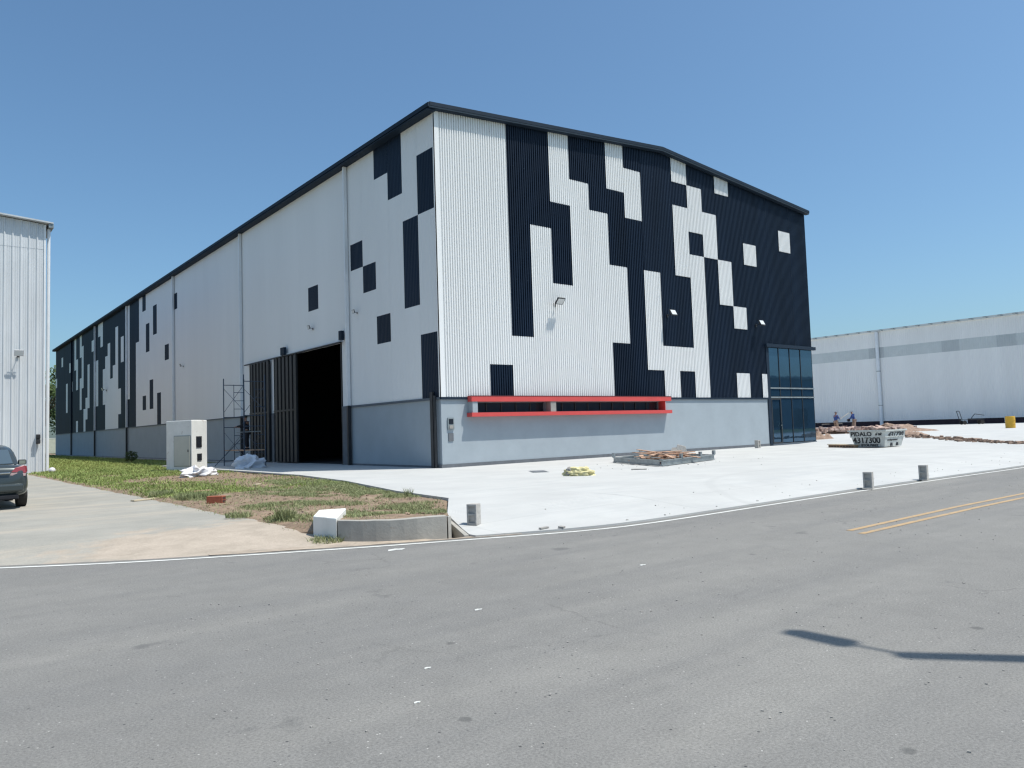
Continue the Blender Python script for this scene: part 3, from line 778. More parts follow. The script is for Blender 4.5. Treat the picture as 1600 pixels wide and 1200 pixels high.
# ---------------------------------------------------------------- meter pillar by the hall
mb_ = thing('meter_kiosk', (-5.98, 12.6, -.13), 'white rendered utility kiosk with a cream metal door and two small dark windows', 'utility box')
kp = [(-.60, 1.39), (0, 0), (.98, .86), (.75, 2.5), (-.15, 2.4), (-.70, 1.72)]
kc = Vector((-6.09, 12.6, -.13))
MB().prism(kp, 0, 2.52).build('body', WPAINT, mb_, bevel=.02)
MB().prism([((x-.1)*.97+.1, (y-1.2)*.97+1.2) for x, y in kp], 2.521, 2.54).build('cap', WPAINT, mb_)
def kface(p, q, a, c, z0, z1, name, m, parent, d0=.004, d1=.03):
    p = Vector(p); q = Vector(q); dd = (q-p); n = Vector((dd.y, -dd.x)).normalized()
    P = p+dd*a; Q = p+dd*c
    if n.dot(Vector((-1, -1))) < 0 and False: n = -n
    poly = [P+n*d0, Q+n*d0, Q+n*d1, P+n*d1]
    return MB().prism([tuple(v) for v in poly][::-1], z0, z1).build(name, m, parent)
fr2 = kface(kp[0], kp[1], .18, .97, .30, 1.80, 'door_frame', STEEL, mb_, .003, .02)
kd = kface(kp[0], kp[1], .22, .94, .34, 1.76, 'door', CREAM, mb_, .021, .045)
kface(kp[0], kp[1], .86, .89, 1.0, 1.12, 'handle', DARKM, kd, .046, .065)
for z0, z1, a, c in ((1.20, 1.74, .28, .62), (.56, .90, .34, .62)):
    w_ = kface(kp[1], kp[2], a, c, z0, z1, 'meter_window', DARKM, mb_, .003, .03)
    kface(kp[1], kp[2], a+.05, c-.05, z0+.07, z1-.07, 'pane', GLASSD, w_, .031, .036)

tag(blob('plastic_bag', (-7.3, 7.1, -.09), .72, .5, .30, PLASTIC, seed=3, amp=.9, fs=1.1, sub=5, flat=.35, rz=.6, ridged=True), 'crumpled white plastic sheeting on the soil in front of the white kiosk', 'plastic bag')
tag(blob('plastic_bag', (-3.62, 11.4, -.02), .66, .62, .48, mat('bluish_plastic', (.62, .64, .70), .35, var=.1, vscale=6), seed=8, amp=.75, fs=1.15, sub=5, flat=.25, ridged=True), 'full white plastic bag on the shaded yard at the foot of the scaffold', 'plastic bag')
o = thing('cement_sack', (-.92, -8.85, 0), 'torn yellow sack lying on the white yard in front of the hall', 'sack')
blob('sack', (0, 0, 0), .46, .22, .20, YPLASTIC, o, seed=5, amp=.5, fs=1.6, sub=5, flat=.3, rz=-.9, ridged=True)
blob('sack_fold', (-.22, .20, 0), .13, .12, .20, CONC, o, seed=6, amp=.4, fs=1.6, sub=4, flat=.3, ridged=True)

# ---------------------------------------------------------------- scaffold
sf = thing('scaffold_tower', (-2.7, 14.75, 0), 'tall dark steel scaffold frames standing by the sliding gate', 'scaffold')
AX0, AX1 = -.55, .55
for y in (-1.55, 1.55):
    for x in (AX0, AX1):
        for z0, z1 in ((.0, 2.35), (2.36, 4.70)):
            MB().tube((x, y, z0), (x, y, z1), .028, n=8).build('standard', SCAF, sf)
    for z in (.25, 2.05, 2.6, 4.35):
        MB().tube((AX0, y, z), (AX1, y, z), .020, n=8).build('ledger', SCAF, sf)
    for z0 in (.25, 2.6):
        MB().tube((0, y, z0), (0, y, z0+1.78), .018, n=8).build('ladder_rail', SCAF, sf)
        for k in range(3):
            z = z0+.45+k*.45
            MB().tube((0, y, z), (AX1, y, z), .015, n=6).build('rung', SCAF, sf)
for x in (AX0, AX1):
    for z0 in (.5, 2.85):
        MB().tube((x, -1.55, z0), (x, 1.55, z0+1.3), .012, n=6).build('brace', SCAF, sf)
        MB().tube((x, -1.55, z0+1.3), (x, 1.55, z0), .012, n=6).build('brace', SCAF, sf)
for k in range(3): MB().box(-.52+k*.35, -.2+k*.35, -1.6, 1.6, .80, .845).build('platform_board', WOOD, sf)
MB().tube((-.85, -1.3, 1.75), (.35, -1.45, 1.78), .022, n=6).build('loose_tube', STEEL, sf)
MB().tube((-1.1, 1.4, .0), (.1, -.2, 1.75), .02, n=6).build('loose_tube', SCAF, sf)

# ---------------------------------------------------------------- people
def skinmesh(name, pts, edges, m, parent=None, root=0, sub=2):
    """pts: dict key -> (co, rx[, ry])"""
    keys = list(pts); me = bpy.data.meshes.new(name)
    me.from_pydata([pts[k][0] for k in keys], [(keys.index(a), keys.index(c)) for a, c in edges], [])
    o = bpy.data.objects.new(name, me); COL.objects.link(o)
    if parent: o.parent = parent
    o.modifiers.new('skin', 'SKIN')
    bm = bmesh.new(); bm.from_mesh(me)
    lay = bm.verts.layers.skin.verify()
    bm.verts.ensure_lookup_table()
    for i, k in enumerate(keys):
        bm.verts[i][lay].radius = (pts[k][1], pts[k][2] if len(pts[k]) > 2 else pts[k][1])
        bm.verts[i][lay].use_root = (i == root)
    bm.to_mesh(me); bm.free()
    sb = o.modifiers.new('sub', 'SUBSURF'); sb.levels = sub; sb.render_levels = sub
    me.materials.append(m)
    for p in me.polygons: p.use_smooth = True
    o.modifiers['skin'].use_smooth_shade = True
    return o

def person(loc, rz, J, label, shirt, trousers, capm, group=None, hat=True):
    """J joints in a local frame, +X is where the body faces, +Y its left"""
    t = thing('person', loc, label, 'person', group, rz)
    P = {k: Vector(v) for k, v in J.items()}
    body = {'pelvis': (P['pelvis'], .12, .10), 'belly': (P['pelvis'].lerp(P['chest'], .45), .115, .095), 'chest': (P['chest'], .15, .11), 'neck': (P['neck'], .055),
            'jaw': (P['neck'].lerp(P['head'], .55), .065, .07), 'head': (P['head'], .085, .095), 'crown': (P['head']+Vector((0, 0, .09)), .06, .07)}
    ed = [('pelvis', 'belly'), ('belly', 'chest'), ('chest', 'neck'), ('neck', 'jaw'), ('jaw', 'head'), ('head', 'crown')]
    for s in 'lr':
        for k, rr in (('hip', .085), ('knee', .058), ('ankle', .04), ('sho', .06), ('elb', .042), ('wri', .028)):
            body[k+s] = (P[k+s], rr)
        fd = Vector((.16, 0, -.04)); body['toe'+s] = (P['ankle'+s]+fd, .035)
        hd = (P['wri'+s]-P['elb'+s]).normalized(); body['hand'+s] = (P['wri'+s]+hd*.08, .035, .02)
        ed += [('pelvis', 'hip'+s), ('hip'+s, 'knee'+s), ('knee'+s, 'ankle'+s), ('ankle'+s, 'toe'+s), ('chest', 'sho'+s), ('sho'+s, 'elb'+s), ('elb'+s, 'wri'+s), ('wri'+s, 'hand'+s)]
        # fingers and thumb as short tapered chains
        side = hd.cross(Vector((0, 0, 1))); side = side.normalized() if side.length > .1 else Vector((0, 1, 0))
        hp = body['hand'+s][0]
        for q, off in enumerate((-.027, -.009, .009, .027)):
            a = hp+side*off+hd*.015; c = a+hd*(.05-.006*abs(q-1))+Vector((0, 0, -.012)); e = c+hd*.02+Vector((0, 0, -.02))
            MB().tube(a, c, .009, .008, n=6).tube(c, e, .008, .006, n=6).build('finger', SKIN, t)
        MB().tube(hp+side*.03-hd*.02, hp+side*.06+hd*.03, .010, .007, n=6).build('thumb', SKIN, t)
    skinmesh('body', body, ed, SKIN, t)
    sh = {'pelvis': (P['pelvis']+Vector((0, 0, .02)), .155, .13), 'belly': (body['belly'][0], .145, .12), 'chest': (P['chest'], .18, .13), 'collar': (P['chest'].lerp(P['neck'], .72), .075)}
    e2 = [('pelvis', 'belly'), ('belly', 'chest'), ('chest', 'collar')]
    for s in 'lr':
        sh['sho'+s] = (P['sho'+s], .078); sh['elb'+s] = (P['elb'+s], .058); sh['wri'+s] = (P['wri'+s], .042)
        e2 += [('chest', 'sho'+s), ('sho'+s, 'elb'+s), ('elb'+s, 'wri'+s)]
    skinmesh('shirt', sh, e2, shirt, t)
    tr = {'pelvis': (P['pelvis'], .145, .125)}; e3 = []
    for s in 'lr':
        tr['hip'+s] = (P['hip'+s], .105); tr['knee'+s] = (P['knee'+s], .082); tr['ankle'+s] = (P['ankle'+s]+Vector((0, 0, .03)), .07)
        e3 += [('pelvis', 'hip'+s), ('hip'+s, 'knee'+s), ('knee'+s, 'ankle'+s)]
    skinmesh('trousers', tr, e3, trousers, t)
    for s in 'lr':
        a = P['ankle'+s]
        MB().obox(a+Vector((.06, 0, -.035)), .27, .10, .09).build('boot', BLKC, t, bevel=.03)
    h = P['head']
    # face: nose, eyes, mouth, ears
    MB().tube(h+Vector((.08, 0, .02)), h+Vector((.115, 0, -.025)), .010, .016, n=6).build('nose', SKIN, t)
    for s in (-1, 1):
        MB().obox(h+Vector((.088, s*.032, .018)), .012, .022, .012).build('eye', BLKC, t)
        MB().obox(h+Vector((0, s*.092, 0)), .035, .015, .055).build('ear', SKIN, t)
    MB().obox(h+Vector((.088, 0, -.055)), .01, .045, .01).build('mouth', REDL, t)
    if hat:
        c = blob('cap', h+Vector((-.005, 0, .045)), .112, .108, .10, capm, t, amp=.02, flat=.0, sub=3)
        MB().prism([(.06, -.08), (.19, -.06), (.21, 0), (.19, .06), (.06, .08)], .0, .015).build('cap_peak', capm, c)
    else:
        blob('hair', h+Vector((-.012, 0, .02)), .105, .102, .115, HAIR, t, amp=.08, flat=.05, sub=3)
    return t
base = dict(pelvis=(0, 0, .95), chest=(.02, 0, 1.32), neck=(.02, 0, 1.50), head=(.04, 0, 1.64),
            hipl=(0, .10, .90), hipr=(0, -.10, .90), kneel=(.03, .13, .50), kneer=(.05, -.12, .50), anklel=(0, .14, .08), ankler=(.02, -.14, .08),
            shol=(.02, .20, 1.42), shor=(.02, -.20, 1.42), elbl=(.05, .27, 1.14), elbr=(.05, -.27, 1.14), wril=(.2, .22, .95), wrir=(.2, -.22, .95))
RA = math.atan2(-.627, .779)          # image-right seen from the camera
J1 = dict(base); J1.update(elbl=(.20, .22, 1.18), wril=(.42, .12, 1.28), elbr=(.14, -.26, 1.16), wrir=(.34, -.06, 1.14))
person((43.59, 6.97, .31), RA+.25, J1, 'worker in blue shirt and beige trousers raising a long shovel, left of the two', DENIM, KHAKI, CAPM, 'workers on the rubble')
sh_ = thing('shovel', (43.59, 6.97, .31), 'long shovel held up by the left worker, pointing right', 'shovel', None, RA+.25)
MB().tube((.30, -.02, 1.08), (1.35, .05, 1.62), .018, n=8).build('shaft', WOODP, sh_)
MB().obox((1.50, .05, 1.70), .30, .20, .02, ry=-.47).build('blade', STEEL, sh_, bevel=.008)
J2 = dict(base); J2.update(chest=(.10, 0, 1.30), neck=(.15, 0, 1.47), head=(.20, 0, 1.60), shol=(.10, .2, 1.40), shor=(.10, -.2, 1.40),
                           elbl=(.22, .26, 1.14), wril=(.45, .16, 1.04), elbr=(.22, -.26, 1.12), wrir=(.45, -.14, 1.02), kneer=(.14, -.12, .5), ankler=(.1, -.14, .08))
person((45.72, 6.48, .38), RA+math.pi-.2, J2, 'stooping worker in dark blue with a cap, facing left behind the skip', DENIM, KHAKI, CAPM, 'workers on the rubble')
tb = thing('tool_box', (45.3, 6.75, 1.2), 'dark bucket held by the stooping worker', 'bucket')
MB().tube((0, 0, 0), (0, 0, .22), .10, .13, n=14).build('bucket', BLKC, tb)
MB().path([(-.13, 0, .22), (-.08, 0, .30), (.08, 0, .30), (.13, 0, .22)], .008, n=6).build('handle', STEEL, tb)
J3 = dict(base); J3.update(elbl=(.24, .25, 1.25), wril=(.50, .16, 1.22), elbr=(.22, -.27, 1.2), wrir=(.48, -.15, 1.18), chest=(.06, 0, 1.33), neck=(.08, 0, 1.51), head=(.11, 0, 1.66))
person((-2.62, 14.5, .85), RA+math.pi, J3, 'worker in dark clothes standing on the scaffold boards, reaching left', BLKC, BLKC, CAPM, hat=False)

# ---------------------------------------------------------------- car
car = thing('parked_car', (-15.20, -1.05, -.10), 'dark grey saloon car parked at the left edge, seen from behind', 'car')
def car_body():
    # cross sections from tail (y=-2.3) to nose (y=2.25): (y, zbottom, zbelt, half width low, half width belt, ztop)
    secs = [(-2.36, .38, .66, .62, .66), (-2.30, .30, .96, .74, .72), (-2.22, .27, 1.05, .82, .77), (-1.9, .24, 1.09, .875, .82), (-1.2, .22, 1.0, .885, .86), (0, .2, .97, .885, .86),
            (1.0, .2, .95, .885, .85), (1.7, .22, .88, .875, .80), (2.1, .26, .74, .80, .70), (2.28, .34, .58, .62, .55)]
    mb = MB(); n = 0
    for y, zb, zt, wl_, wb in secs:
        h = zt-zb
        ring = [(-wl_*.9, zb), (-wl_, zb+h*.22), (-wl_, zb+h*.55), (-wb, zt-h*.06), (-wb*.88, zt), (0, zt+.015), (wb*.88, zt), (wb, zt-h*.06), (wl_, zb+h*.55), (wl_, zb+h*.22), (wl_*.9, zb)]
        n = len(ring)
        for x, z in ring: mb.v.append((x, y, z))
    for i in range(len(secs)-1):
        for j in range(n):
            a = i*n+j; c = i*n+(j+1) % n
            mb.f.append((a, c, c+n, a+n))
    mb.f.append(tuple(range(n))[::-1]); mb.f.append(tuple(range((len(secs)-1)*n, len(secs)*n)))
    return mb
bdy = car_body().build('body', CARP, car, smooth=True)
s_ = bdy.modifiers.new('s', 'SUBSURF'); s_.levels = 2; s_.render_levels = 2
cab = MB(); secs = [(-1.75, 1.06, .70, 1.08), (-1.25, 1.05, .72, 1.40), (-.75, 1.0, .74, 1.50), (.1, .98, .74, 1.52), (.55, .97, .72, 1.44), (1.35, .93, .68, .97)]
for y, zb, w_, zt in secs:
    for x, z in ((-w_-.06, zb), (-w_*.90, zb+(zt-zb)*.6), (-w_*.80, zt-.03), (0, zt), (w_*.80, zt-.03), (w_*.90, zb+(zt-zb)*.6), (w_+.06, zb)): cab.v.append((x, y, z))
for i in range(len(secs)-1):
    for j in range(7):
        a = i*7+j; c = i*7+(j+1) % 7; cab.f.append((a, c, c+7, a+7))
cab.v = [(x, y, 1.0+(z-1.0)*1.22) for x, y, z in cab.v]
cb = cab.build('cabin', CARP, car, smooth=True); s_ = cb.modifiers.new('s', 'SUBSURF'); s_.levels = 2; s_.render_levels = 2
# rear window sits just proud of the sloping cabin back
MB().add([(-.56, -1.735, 1.10), (.56, -1.735, 1.10), (.49, -1.32, 1.45), (-.49, -1.32, 1.45), (-.56, -1.70, 1.07), (.56, -1.70, 1.07), (.49, -1.29, 1.42), (-.49, -1.29, 1.42)],
         [(0, 1, 2, 3), (4, 7, 6, 5), (0, 4, 5, 1), (1, 5, 6, 2), (2, 6, 7, 3), (3, 7, 4, 0)]).build('rear_window', CARG, car)
for s in (-1, 1):
    MB().add([(s*.735, -1.1, 1.08), (s*.755, .9, 1.03), (s*.665, .35, 1.36), (s*.655, -.9, 1.38), (s*.70, -1.1, 1.08), (s*.72, .9, 1.03), (s*.63, .35, 1.36), (s*.62, -.9, 1.38)],
             [(0, 1, 2, 3), (4, 5, 6, 7), (0, 1, 5, 4), (1, 2, 6, 5), (2, 3, 7, 6), (3, 0, 4, 7)]).build('side_window', CARG, car)
    tl = MB().add([(s*.47, -2.33, .90), (s*.78, -2.27, .86), (s*.835, -2.10, .90), (s*.815, -2.10, 1.03), (s*.74, -2.25, 1.05), (s*.56, -2.30, 1.00),
                   (s*.47, -2.15, .90), (s*.78, -2.1, .86), (s*.815, -2.0, .90), (s*.80, -2.0, 1.03), (s*.72, -2.1, 1.05), (s*.56, -2.1, 1.00)],
                  [(0, 1, 4, 5), (1, 2, 3, 4), (6, 11, 10, 7), (7, 10, 9, 8), (0, 6, 7, 1), (1, 7, 8, 2), (2, 8, 9, 3), (3, 9, 10, 4), (4, 10, 11, 5), (5, 11, 6, 0)]).build('tail_light', REDL, car, bevel=.008)
    MB().add([(s*.44, -2.335, .82), (s*.77, -2.285, .79), (s*.78, -2.28, .855), (s*.47, -2.335, .885), (s*.44, -2.2, .82), (s*.77, -2.15, .79), (s*.78, -2.15, .855), (s*.47, -2.2, .885)],
             [(0, 1, 2, 3), (4, 7, 6, 5), (0, 4, 5, 1), (1, 5, 6, 2), (2, 6, 7, 3), (3, 7, 4, 0)]).build('lens', LAMPC, tl, bevel=.006)
    mr = MB().obox((s*1.0, .62, 1.08), .20, .12, .14).build('mirror', BLKC, car, bevel=.035)
    MB().obox((s*1.0, .555, 1.08), .15, .01, .095).build('mirror_glass', CHROME, mr)
    MB().tube((s*.82, .66, 1.03), (s*.93, .63, 1.06), .025, n=8).build('mirror_arm', BLKC, mr)
    for y in (-1.42, 1.42):
        wl_ = MB().tube((s*.66, y, .32), (s*.875, y, .32), .32, n=28).build('wheel', TYRE, car, bevel=.02)
        MB().tube((s*.876, y, .32), (s*.89, y, .32), .20, n=20).build('rim', STEEL, wl_)
MB().obox((0, -2.36, .88), .9, .03, .035).build('chrome_strip', CHROME, car, bevel=.01)
MB().obox((0, -2.40, .52), 1.45, .12, .20).build('bumper', CARP, car, bevel=.05)
MB().obox((0, -2.375, .74), .42, .012, .13).build('number_plate', PLASTIC, car)
MB().obox((0, -2.37, .30), 1.25, .10, .12).build('valance', BLKC, car, bevel=.03)

# ---------------------------------------------------------------- skip with lettering
sk = thing('skip', (20.1, -8.05, 0), 'pale grey rubble skip hand painted with PIDALO and phone number', 'skip')
SH = .86
bt = [(0, 0), (1.75, 0), (1.75, 1.45), (0, 1.45)]; tp = [(-.16, -.16), (2.0, -.16), (2.0, 1.66), (-.16, 1.66)]
MB().add([(*p, .04) for p in bt]+[(*p, SH) for p in tp]+[(p[0]*.97+.03, p[1]*.97+.03, SH) for p in tp]+[(p[0]*.95+.04, p[1]*.95+.04, .5) for p in tp],
         [(3, 2, 1, 0), (0, 1, 5, 4), (1, 2, 6, 5), (2, 3, 7, 6), (3, 0, 4, 7), (4, 5, 9, 8), (5, 6, 10, 9), (6, 7, 11, 10), (7, 4, 8, 11), (8, 9, 13, 12), (9, 10, 14, 13), (10, 11, 15, 14), (11, 8, 12, 15), (12, 13, 14, 15)]).build('hull', SKIPM, sk)
MB().box(-.20, 2.04, -.20, -.165, SH-.07, SH).box(-.20, -.165, -.164, 1.70, SH-.07, SH).build('rim', SKIPM, sk)
for x in (.55, 1.15): MB().box(x, x+.2, -.045, .0, .07, .22).build('fork_pocket', INK, sk)
def lettering(txt, face, u_, v, size, name='lettering', shear=0.0, wscale=1.0, parent=sk):
    cu = bpy.data.curves.new('t', 'FONT'); cu.body = txt; cu.size = size; cu.extrude = .004; cu.shear = shear; cu.offset = size*.03
    o = bpy.data.objects.new('t', cu); COL.objects.link(o)
    dg = bpy.context.evaluated_depsgraph_get()
    me = bpy.data.meshes.new_from_object(o.evaluated_get(dg)); bpy.data.objects.remove(o)
    me.materials.clear(); me.materials.append(INK)
    n = bpy.data.objects.new(name, me); COL.objects.link(n); n.parent = parent
    sl_ = math.atan2(.16, SH-.04)
    if face == 'W':       # -X face, reads towards -Y
        X = Vector((0, -1, 0)); Y = Vector((-math.sin(sl_), 0, math.cos(sl_)))
        org = Vector((-.16*(v-.04)/(SH-.04)-.012, u_, v))
    else:
        X = Vector((1, 0, 0)); Y = Vector((0, -math.sin(sl_), math.cos(sl_)))
        org = Vector((u_, -.16*(v-.04)/(SH-.04)-.012, v))
    Z = X.cross(Y)
    m4 = Matrix((X*wscale, Y, Z)).transposed().to_4x4(); m4.translation = org
    n.matrix_local = m4
    return n
lettering('PIDALO', 'W', 1.58, .57, .29, wscale=1.04)
lettering('al tel:', 'W', .36, .60, .20, shear=.3, wscale=.72)
lettering('4317300', 'W', 1.50, .23, .42, wscale=.92)
lettering('ISTOR PEREZ', 'W', 1.12, .07, .15, wscale=.98)
lettering('431730', 'S', .12, .50, .34, shear=.35, wscale=1.55)
lettering('volquetes', 'S', .15, .33, .12, shear=.3, wscale=2.3)

def chunks(name, items, m, kind='stuff', parent=None):
    mb = MB()
    for (x, y, z, s, rz, rx) in items:
        a, c, d = s*random.uniform(.6, 1.3), s*random.uniform(.4, 1.0), s*random.uniform(.25, .6)
        R = Matrix.Rotation(rz, 3, 'Z') @ Matrix.Rotation(rx, 3, 'X')
        vs = []
        for dz_ in (-1, 1):
            for px, py in ((-1, -1), (1, -1), (1, 1), (-1, 1)):
                vs.append(Vector((x, y, z))+R @ Vector((px*a*random.uniform(.6, 1)/2, py*c*random.uniform(.6, 1)/2, dz_*d*random.uniform(.7, 1)/2)))
        mb.add(vs, [(3, 2, 1, 0), (4, 5, 6, 7), (0, 1, 5, 4), (1, 2, 6, 5), (2, 3, 7, 6), (3, 0, 4, 7)])
    o = mb.build(name, m, parent)
    if kind: o['kind'] = kind
    return o
def mound(name, cx, cy, rx, ry, h, z0, m, seed=0, n=26, rz=0, parent=None):
    mb = MB(); ca, sa = math.cos(rz), math.sin(rz)
    for i in range(n+1):
        for j in range(n+1):
            a = -1+2*i/n; c = -1+2*j/n; d = math.hypot(a, c)
            hh = h*max(0, 1-d**1.5)*(1+.8*fbm(a*2, c*2, 1.2, seed))+.06*h*fbm(a, c, 7, seed)-(.04 if d > .95 else 0)
            mb.v.append((cx+rx*a*ca-ry*c*sa, cy+rx*a*sa+ry*c*ca, z0+hh))
    for i in range(n):
        for j in range(n):
            k = i*(n+1)+j; mb.f.append((k, k+n+1, k+n+2, k+1))
    return mb.build(name, m, parent, smooth=True)
random.seed(11)
# debris heaped in the skip: a load of its own
dl = mound('rubble_load', .92, .75, 1.0, .85, .16, .72, SOILM, 4)
dl.location = (20.1, -8.05, 0)
tag(dl, 'broken plaster and rubble heaped in the painted skip', 'rubble', kind='stuff')
o = chunks('rubble_load', [(20.1+random.uniform(0, 1.8), -8.0+random.uniform(-.05, 1.5), random.uniform(.80, .95), random.uniform(.15, .5), random.uniform(0, 3), random.uniform(-.4, .4)) for _ in range(90)], CHUNK)
tag(o, 'loose pinkish chunks lying on the load of the painted skip', 'rubble')
tag(blob('soil_lump', (21.35, -7.6, .78), .36, .34, .30, SOILM, seed=2, amp=.35, sub=4, fs=2.2), 'rounded heap of soil on the right end of the skip load', 'soil')

# rubble field behind the skip and along the edge of the yard
heaps = [(39.6, 9.4, 3.4, 1.5, .55, RA), (42.8, 7.1, 4.0, 1.4, .42, RA), (47, 4.0, 4, 1.6, .55, RA), (30.6, 1.1, .95, .6, .42, RA), (33.5, -3.4, 1.0, .9, .32, RA+.1)]
for k, (x, y, a, c, h, rz) in enumerate(heaps):
    o = mound('rubble_heap', x, y, a, c, h, gz(x, y)-.03, SOILM, seed=k*3, rz=rz)
    tag(o, ['reddish rubble heap by the glazed corner, behind the left worker', 'low rubble bank under the two workers', 'rubble bank behind the skip, to the right of the workers',
            'small rounded red earth pile just right of the glazed corner', 'small brown earth mound on the far edge of the yard right of the skip'][k], 'rubble heap', 'rubble heaps in the yard')
items = []
for _ in range(420):
    t_ = random.random(); x = 37+11*t_+random.gauss(0, .7); y = 10.6-6.8*t_+random.gauss(0, .8)
    items.append((x, y, gz(x, y)+random.uniform(.1, .45), random.uniform(.2, .8), random.uniform(0, 3), random.uniform(-.4, .4)))
tag(chunks('rubble_chunks', items, CHUNK), 'broken pinkish slabs and bricks strewn round the workers', 'rubble')
items = []
for _ in range(260):
    t_ = random.random(); x = 34.5-10.5*t_+random.gauss(0, .15); y = -1.5-11.5*t_+random.gauss(0, .35)
    items.append((x, y, gz(x, y)+random.uniform(0, .06), random.uniform(.08, .4), random.uniform(0, 3), random.uniform(-.3, .3)))
tag(chunks('rubble_chunks', items, SOILM), 'line of brown broken ground along the far side of the yard', 'rubble')
ribbon('trench', [(35.5, .3), (34.2, -2.0), (32.5, -4.2), (29.5, -8), (26.5, -11.3), (22, -15.5)], .55, 0.235, SOILM)['kind'] = 'structure'
bpy.data.objects['trench'].location.z = 0
for v in bpy.data.objects['trench'].data.vertices: v.co.z = gz(v.co.x, v.co.y)+.012

ts = thing('trestle', (43.3, 7.3, .3), 'thin metal trestle bar beside the two workers', 'trestle', None, RA)
MB().tube((-.7, 0, .75), (1.0, 0, .75), .025, n=6).build('top_bar', DARKM, ts)
for x in (-.68, .98):
    MB().tube((x, .2, 0), (x, 0, .75), .02, n=6).build('leg', DARKM, ts); MB().tube((x, -.2, 0), (x, 0, .75), .02, n=6).build('leg', DARKM, ts)

dm = thing('drum', (54.9, -2.05, .25), 'yellow plastic drum near the base of the far right warehouse', 'drum')
MB().tube((0, 0, 0), (0, 0, .95), .36, n=24).build('body', YELLOW, dm, bevel=.03)
for z in (.3, .62): MB().tube((0, 0, z), (0, 0, z+.04), .375, n=24).build('hoop', YELLOW, dm, bevel=.01)
MB().tube((0, 0, .951), (0, 0, .98), .33, n=24).build('lid', YELLOW, dm)

tr_ = thing('handcart', (88, 13.2, .25), 'dark metal frame trolley against the base of the right warehouse', 'trolley', None, RA)
MB().box(-1.2, 1.6, -.3, .3, .55, .63).build('deck', DARKM, tr_)
MB().path([(-1.2, -.3, .6), (-1.5, -.3, 1.7)], .04).path([(-1.2, .3, .6), (-1.5, .3, 1.7)], .04).path([(-1.5, -.3, 1.7), (-1.5, .3, 1.7)], .04).path([(0, 0, .6), (.6, 0, 1.3), (1.8, 0, 1.1)], .04).build('handle', DARKM, tr_)
for x in (-.9, 1.3):
    for y in (-.35, .35): MB().tube((x, y-.04, .25), (x, y+.04, .25), .25, n=16).build('wheel', TYRE, tr_)

# row of hollow bricks under a board, left of the skip
bs = thing('brick_stack', (19.9, -6.75, 0), 'low stack of hollow clay bricks under a pale board beside the skip', 'brick stack', None, math.atan2(1.0, .42))
for k in range(9):
    bk = MB().box(k*.21, k*.21+.195, -.12, .12, .0, .13).build('brick', mat('brick_%d' % k, (.30+.02*(k % 3), .19, .11), .9, var=.2, vscale=12), bs)
    MB().box(k*.21+.03, k*.21+.085, .121, .124, .03, .10).box(k*.21+.11, k*.21+.165, .121, .124, .03, .10).build('cavity', INK, bk)
    MB().box(k*.21+.03, k*.21+.085, -.124, -.121, .03, .10).box(k*.21+.11, k*.21+.165, -.124, -.121, .03, .10).build('cavity', INK, bk)
MB().box(-.05, 1.95, -.3, .14, .132, .165).build('board', WOODP, bs)

# ---------------------------------------------------------------- steel frame with timber on the yard
stf = thing('steel_formwork', (3.71, -8.11, 0), 'flat galvanised steel frame lying on the yard before the hall', 'steel frame')
Fp, Rp, Lp = Vector((0, 0)), Vector((4.3, 1.0)), Vector((1.55, 3.75))
def beam(p, q, name='beam', z0=.02, z1=.22, w=.10):
    p = Vector(p); q = Vector(q); d = (q-p).normalized(); n = Vector((-d.y, d.x))*w/2
    mb = MB()
    mb.prism([tuple(p-n), tuple(q-n), tuple(q+n), tuple(p+n)], z0, z0+.03)
    mb.prism([tuple(p-n), tuple(q-n), tuple(q+n), tuple(p+n)], z1-.03, z1)
    n2 = n*.2
    mb.prism([tuple(p-n2), tuple(q-n2), tuple(q+n2), tuple(p+n2)], z0+.031, z1-.031)
    return mb.build(name, STEEL, stf)
beam(Fp, Rp); beam(Fp+Vector((0, .09)), Lp); beam(Lp+Vector((.06, 0)), Lp+Rp*.92); beam(Rp+Vector((0, .09)), Lp+Rp*.92)
beam(Rp*.45+Vector((0, .1)), Lp+Rp*.45-Vector((0, .1)), z1=.15)
for q in (Fp, Rp, Lp, Lp+Rp*.5, Rp*.35, Rp*.72, Lp*.5):
    MB().box(q.x-.05, q.x+.05, q.y-.05, q.y+.05, .221, .26 if q in (Fp,) else .38).build('stub_post', STEEL, stf)
random.seed(5)
for k in range(26):
    a = random.uniform(.8, 2.6); c = random.uniform(.9, 3.1)
    ln = random.uniform(1.0, 2.3)
    o = MB().obox((0, 0, 0), ln, random.uniform(.08, .16), .03).build('timber_plank', WOOD)
    o.location = (3.71+.5+a*.95, -8.0+c*.85, .12+.012*k); o.rotation_euler = (random.uniform(-.05, .05), random.uniform(-.05, .05), random.uniform(.2, 1.3) if k % 3 else random.uniform(-.6, .1))
    tag(o, 'pinkish raw timber plank in the loose pile inside the flat steel frame', 'plank', 'planks piled in the steel frame')
cbk = MB().obox((0, 0, 0), .55, .35, .30).build('concrete_block', BLOCKM, bevel=.02)
cbk.location = (8.15, -5.4, .36); cbk.rotation_euler = (.3, .35, .6)
tag(cbk, 'grey angular block tilted on the back edge of the steel frame', 'concrete block')
wg = tag(MB().add([(7.4, -5.75, .02), (8.2, -5.4, .02), (8.0, -5.0, .02), (7.3, -5.3, .02), (7.9, -5.4, .5), (7.85, -5.2, .5)], [(3, 2, 1, 0), (0, 1, 4), (1, 2, 5, 4), (2, 3, 5), (3, 0, 4, 5)]).build('concrete_chunk', CONC), 'wedge of concrete leaning inside the steel frame', 'concrete chunk')

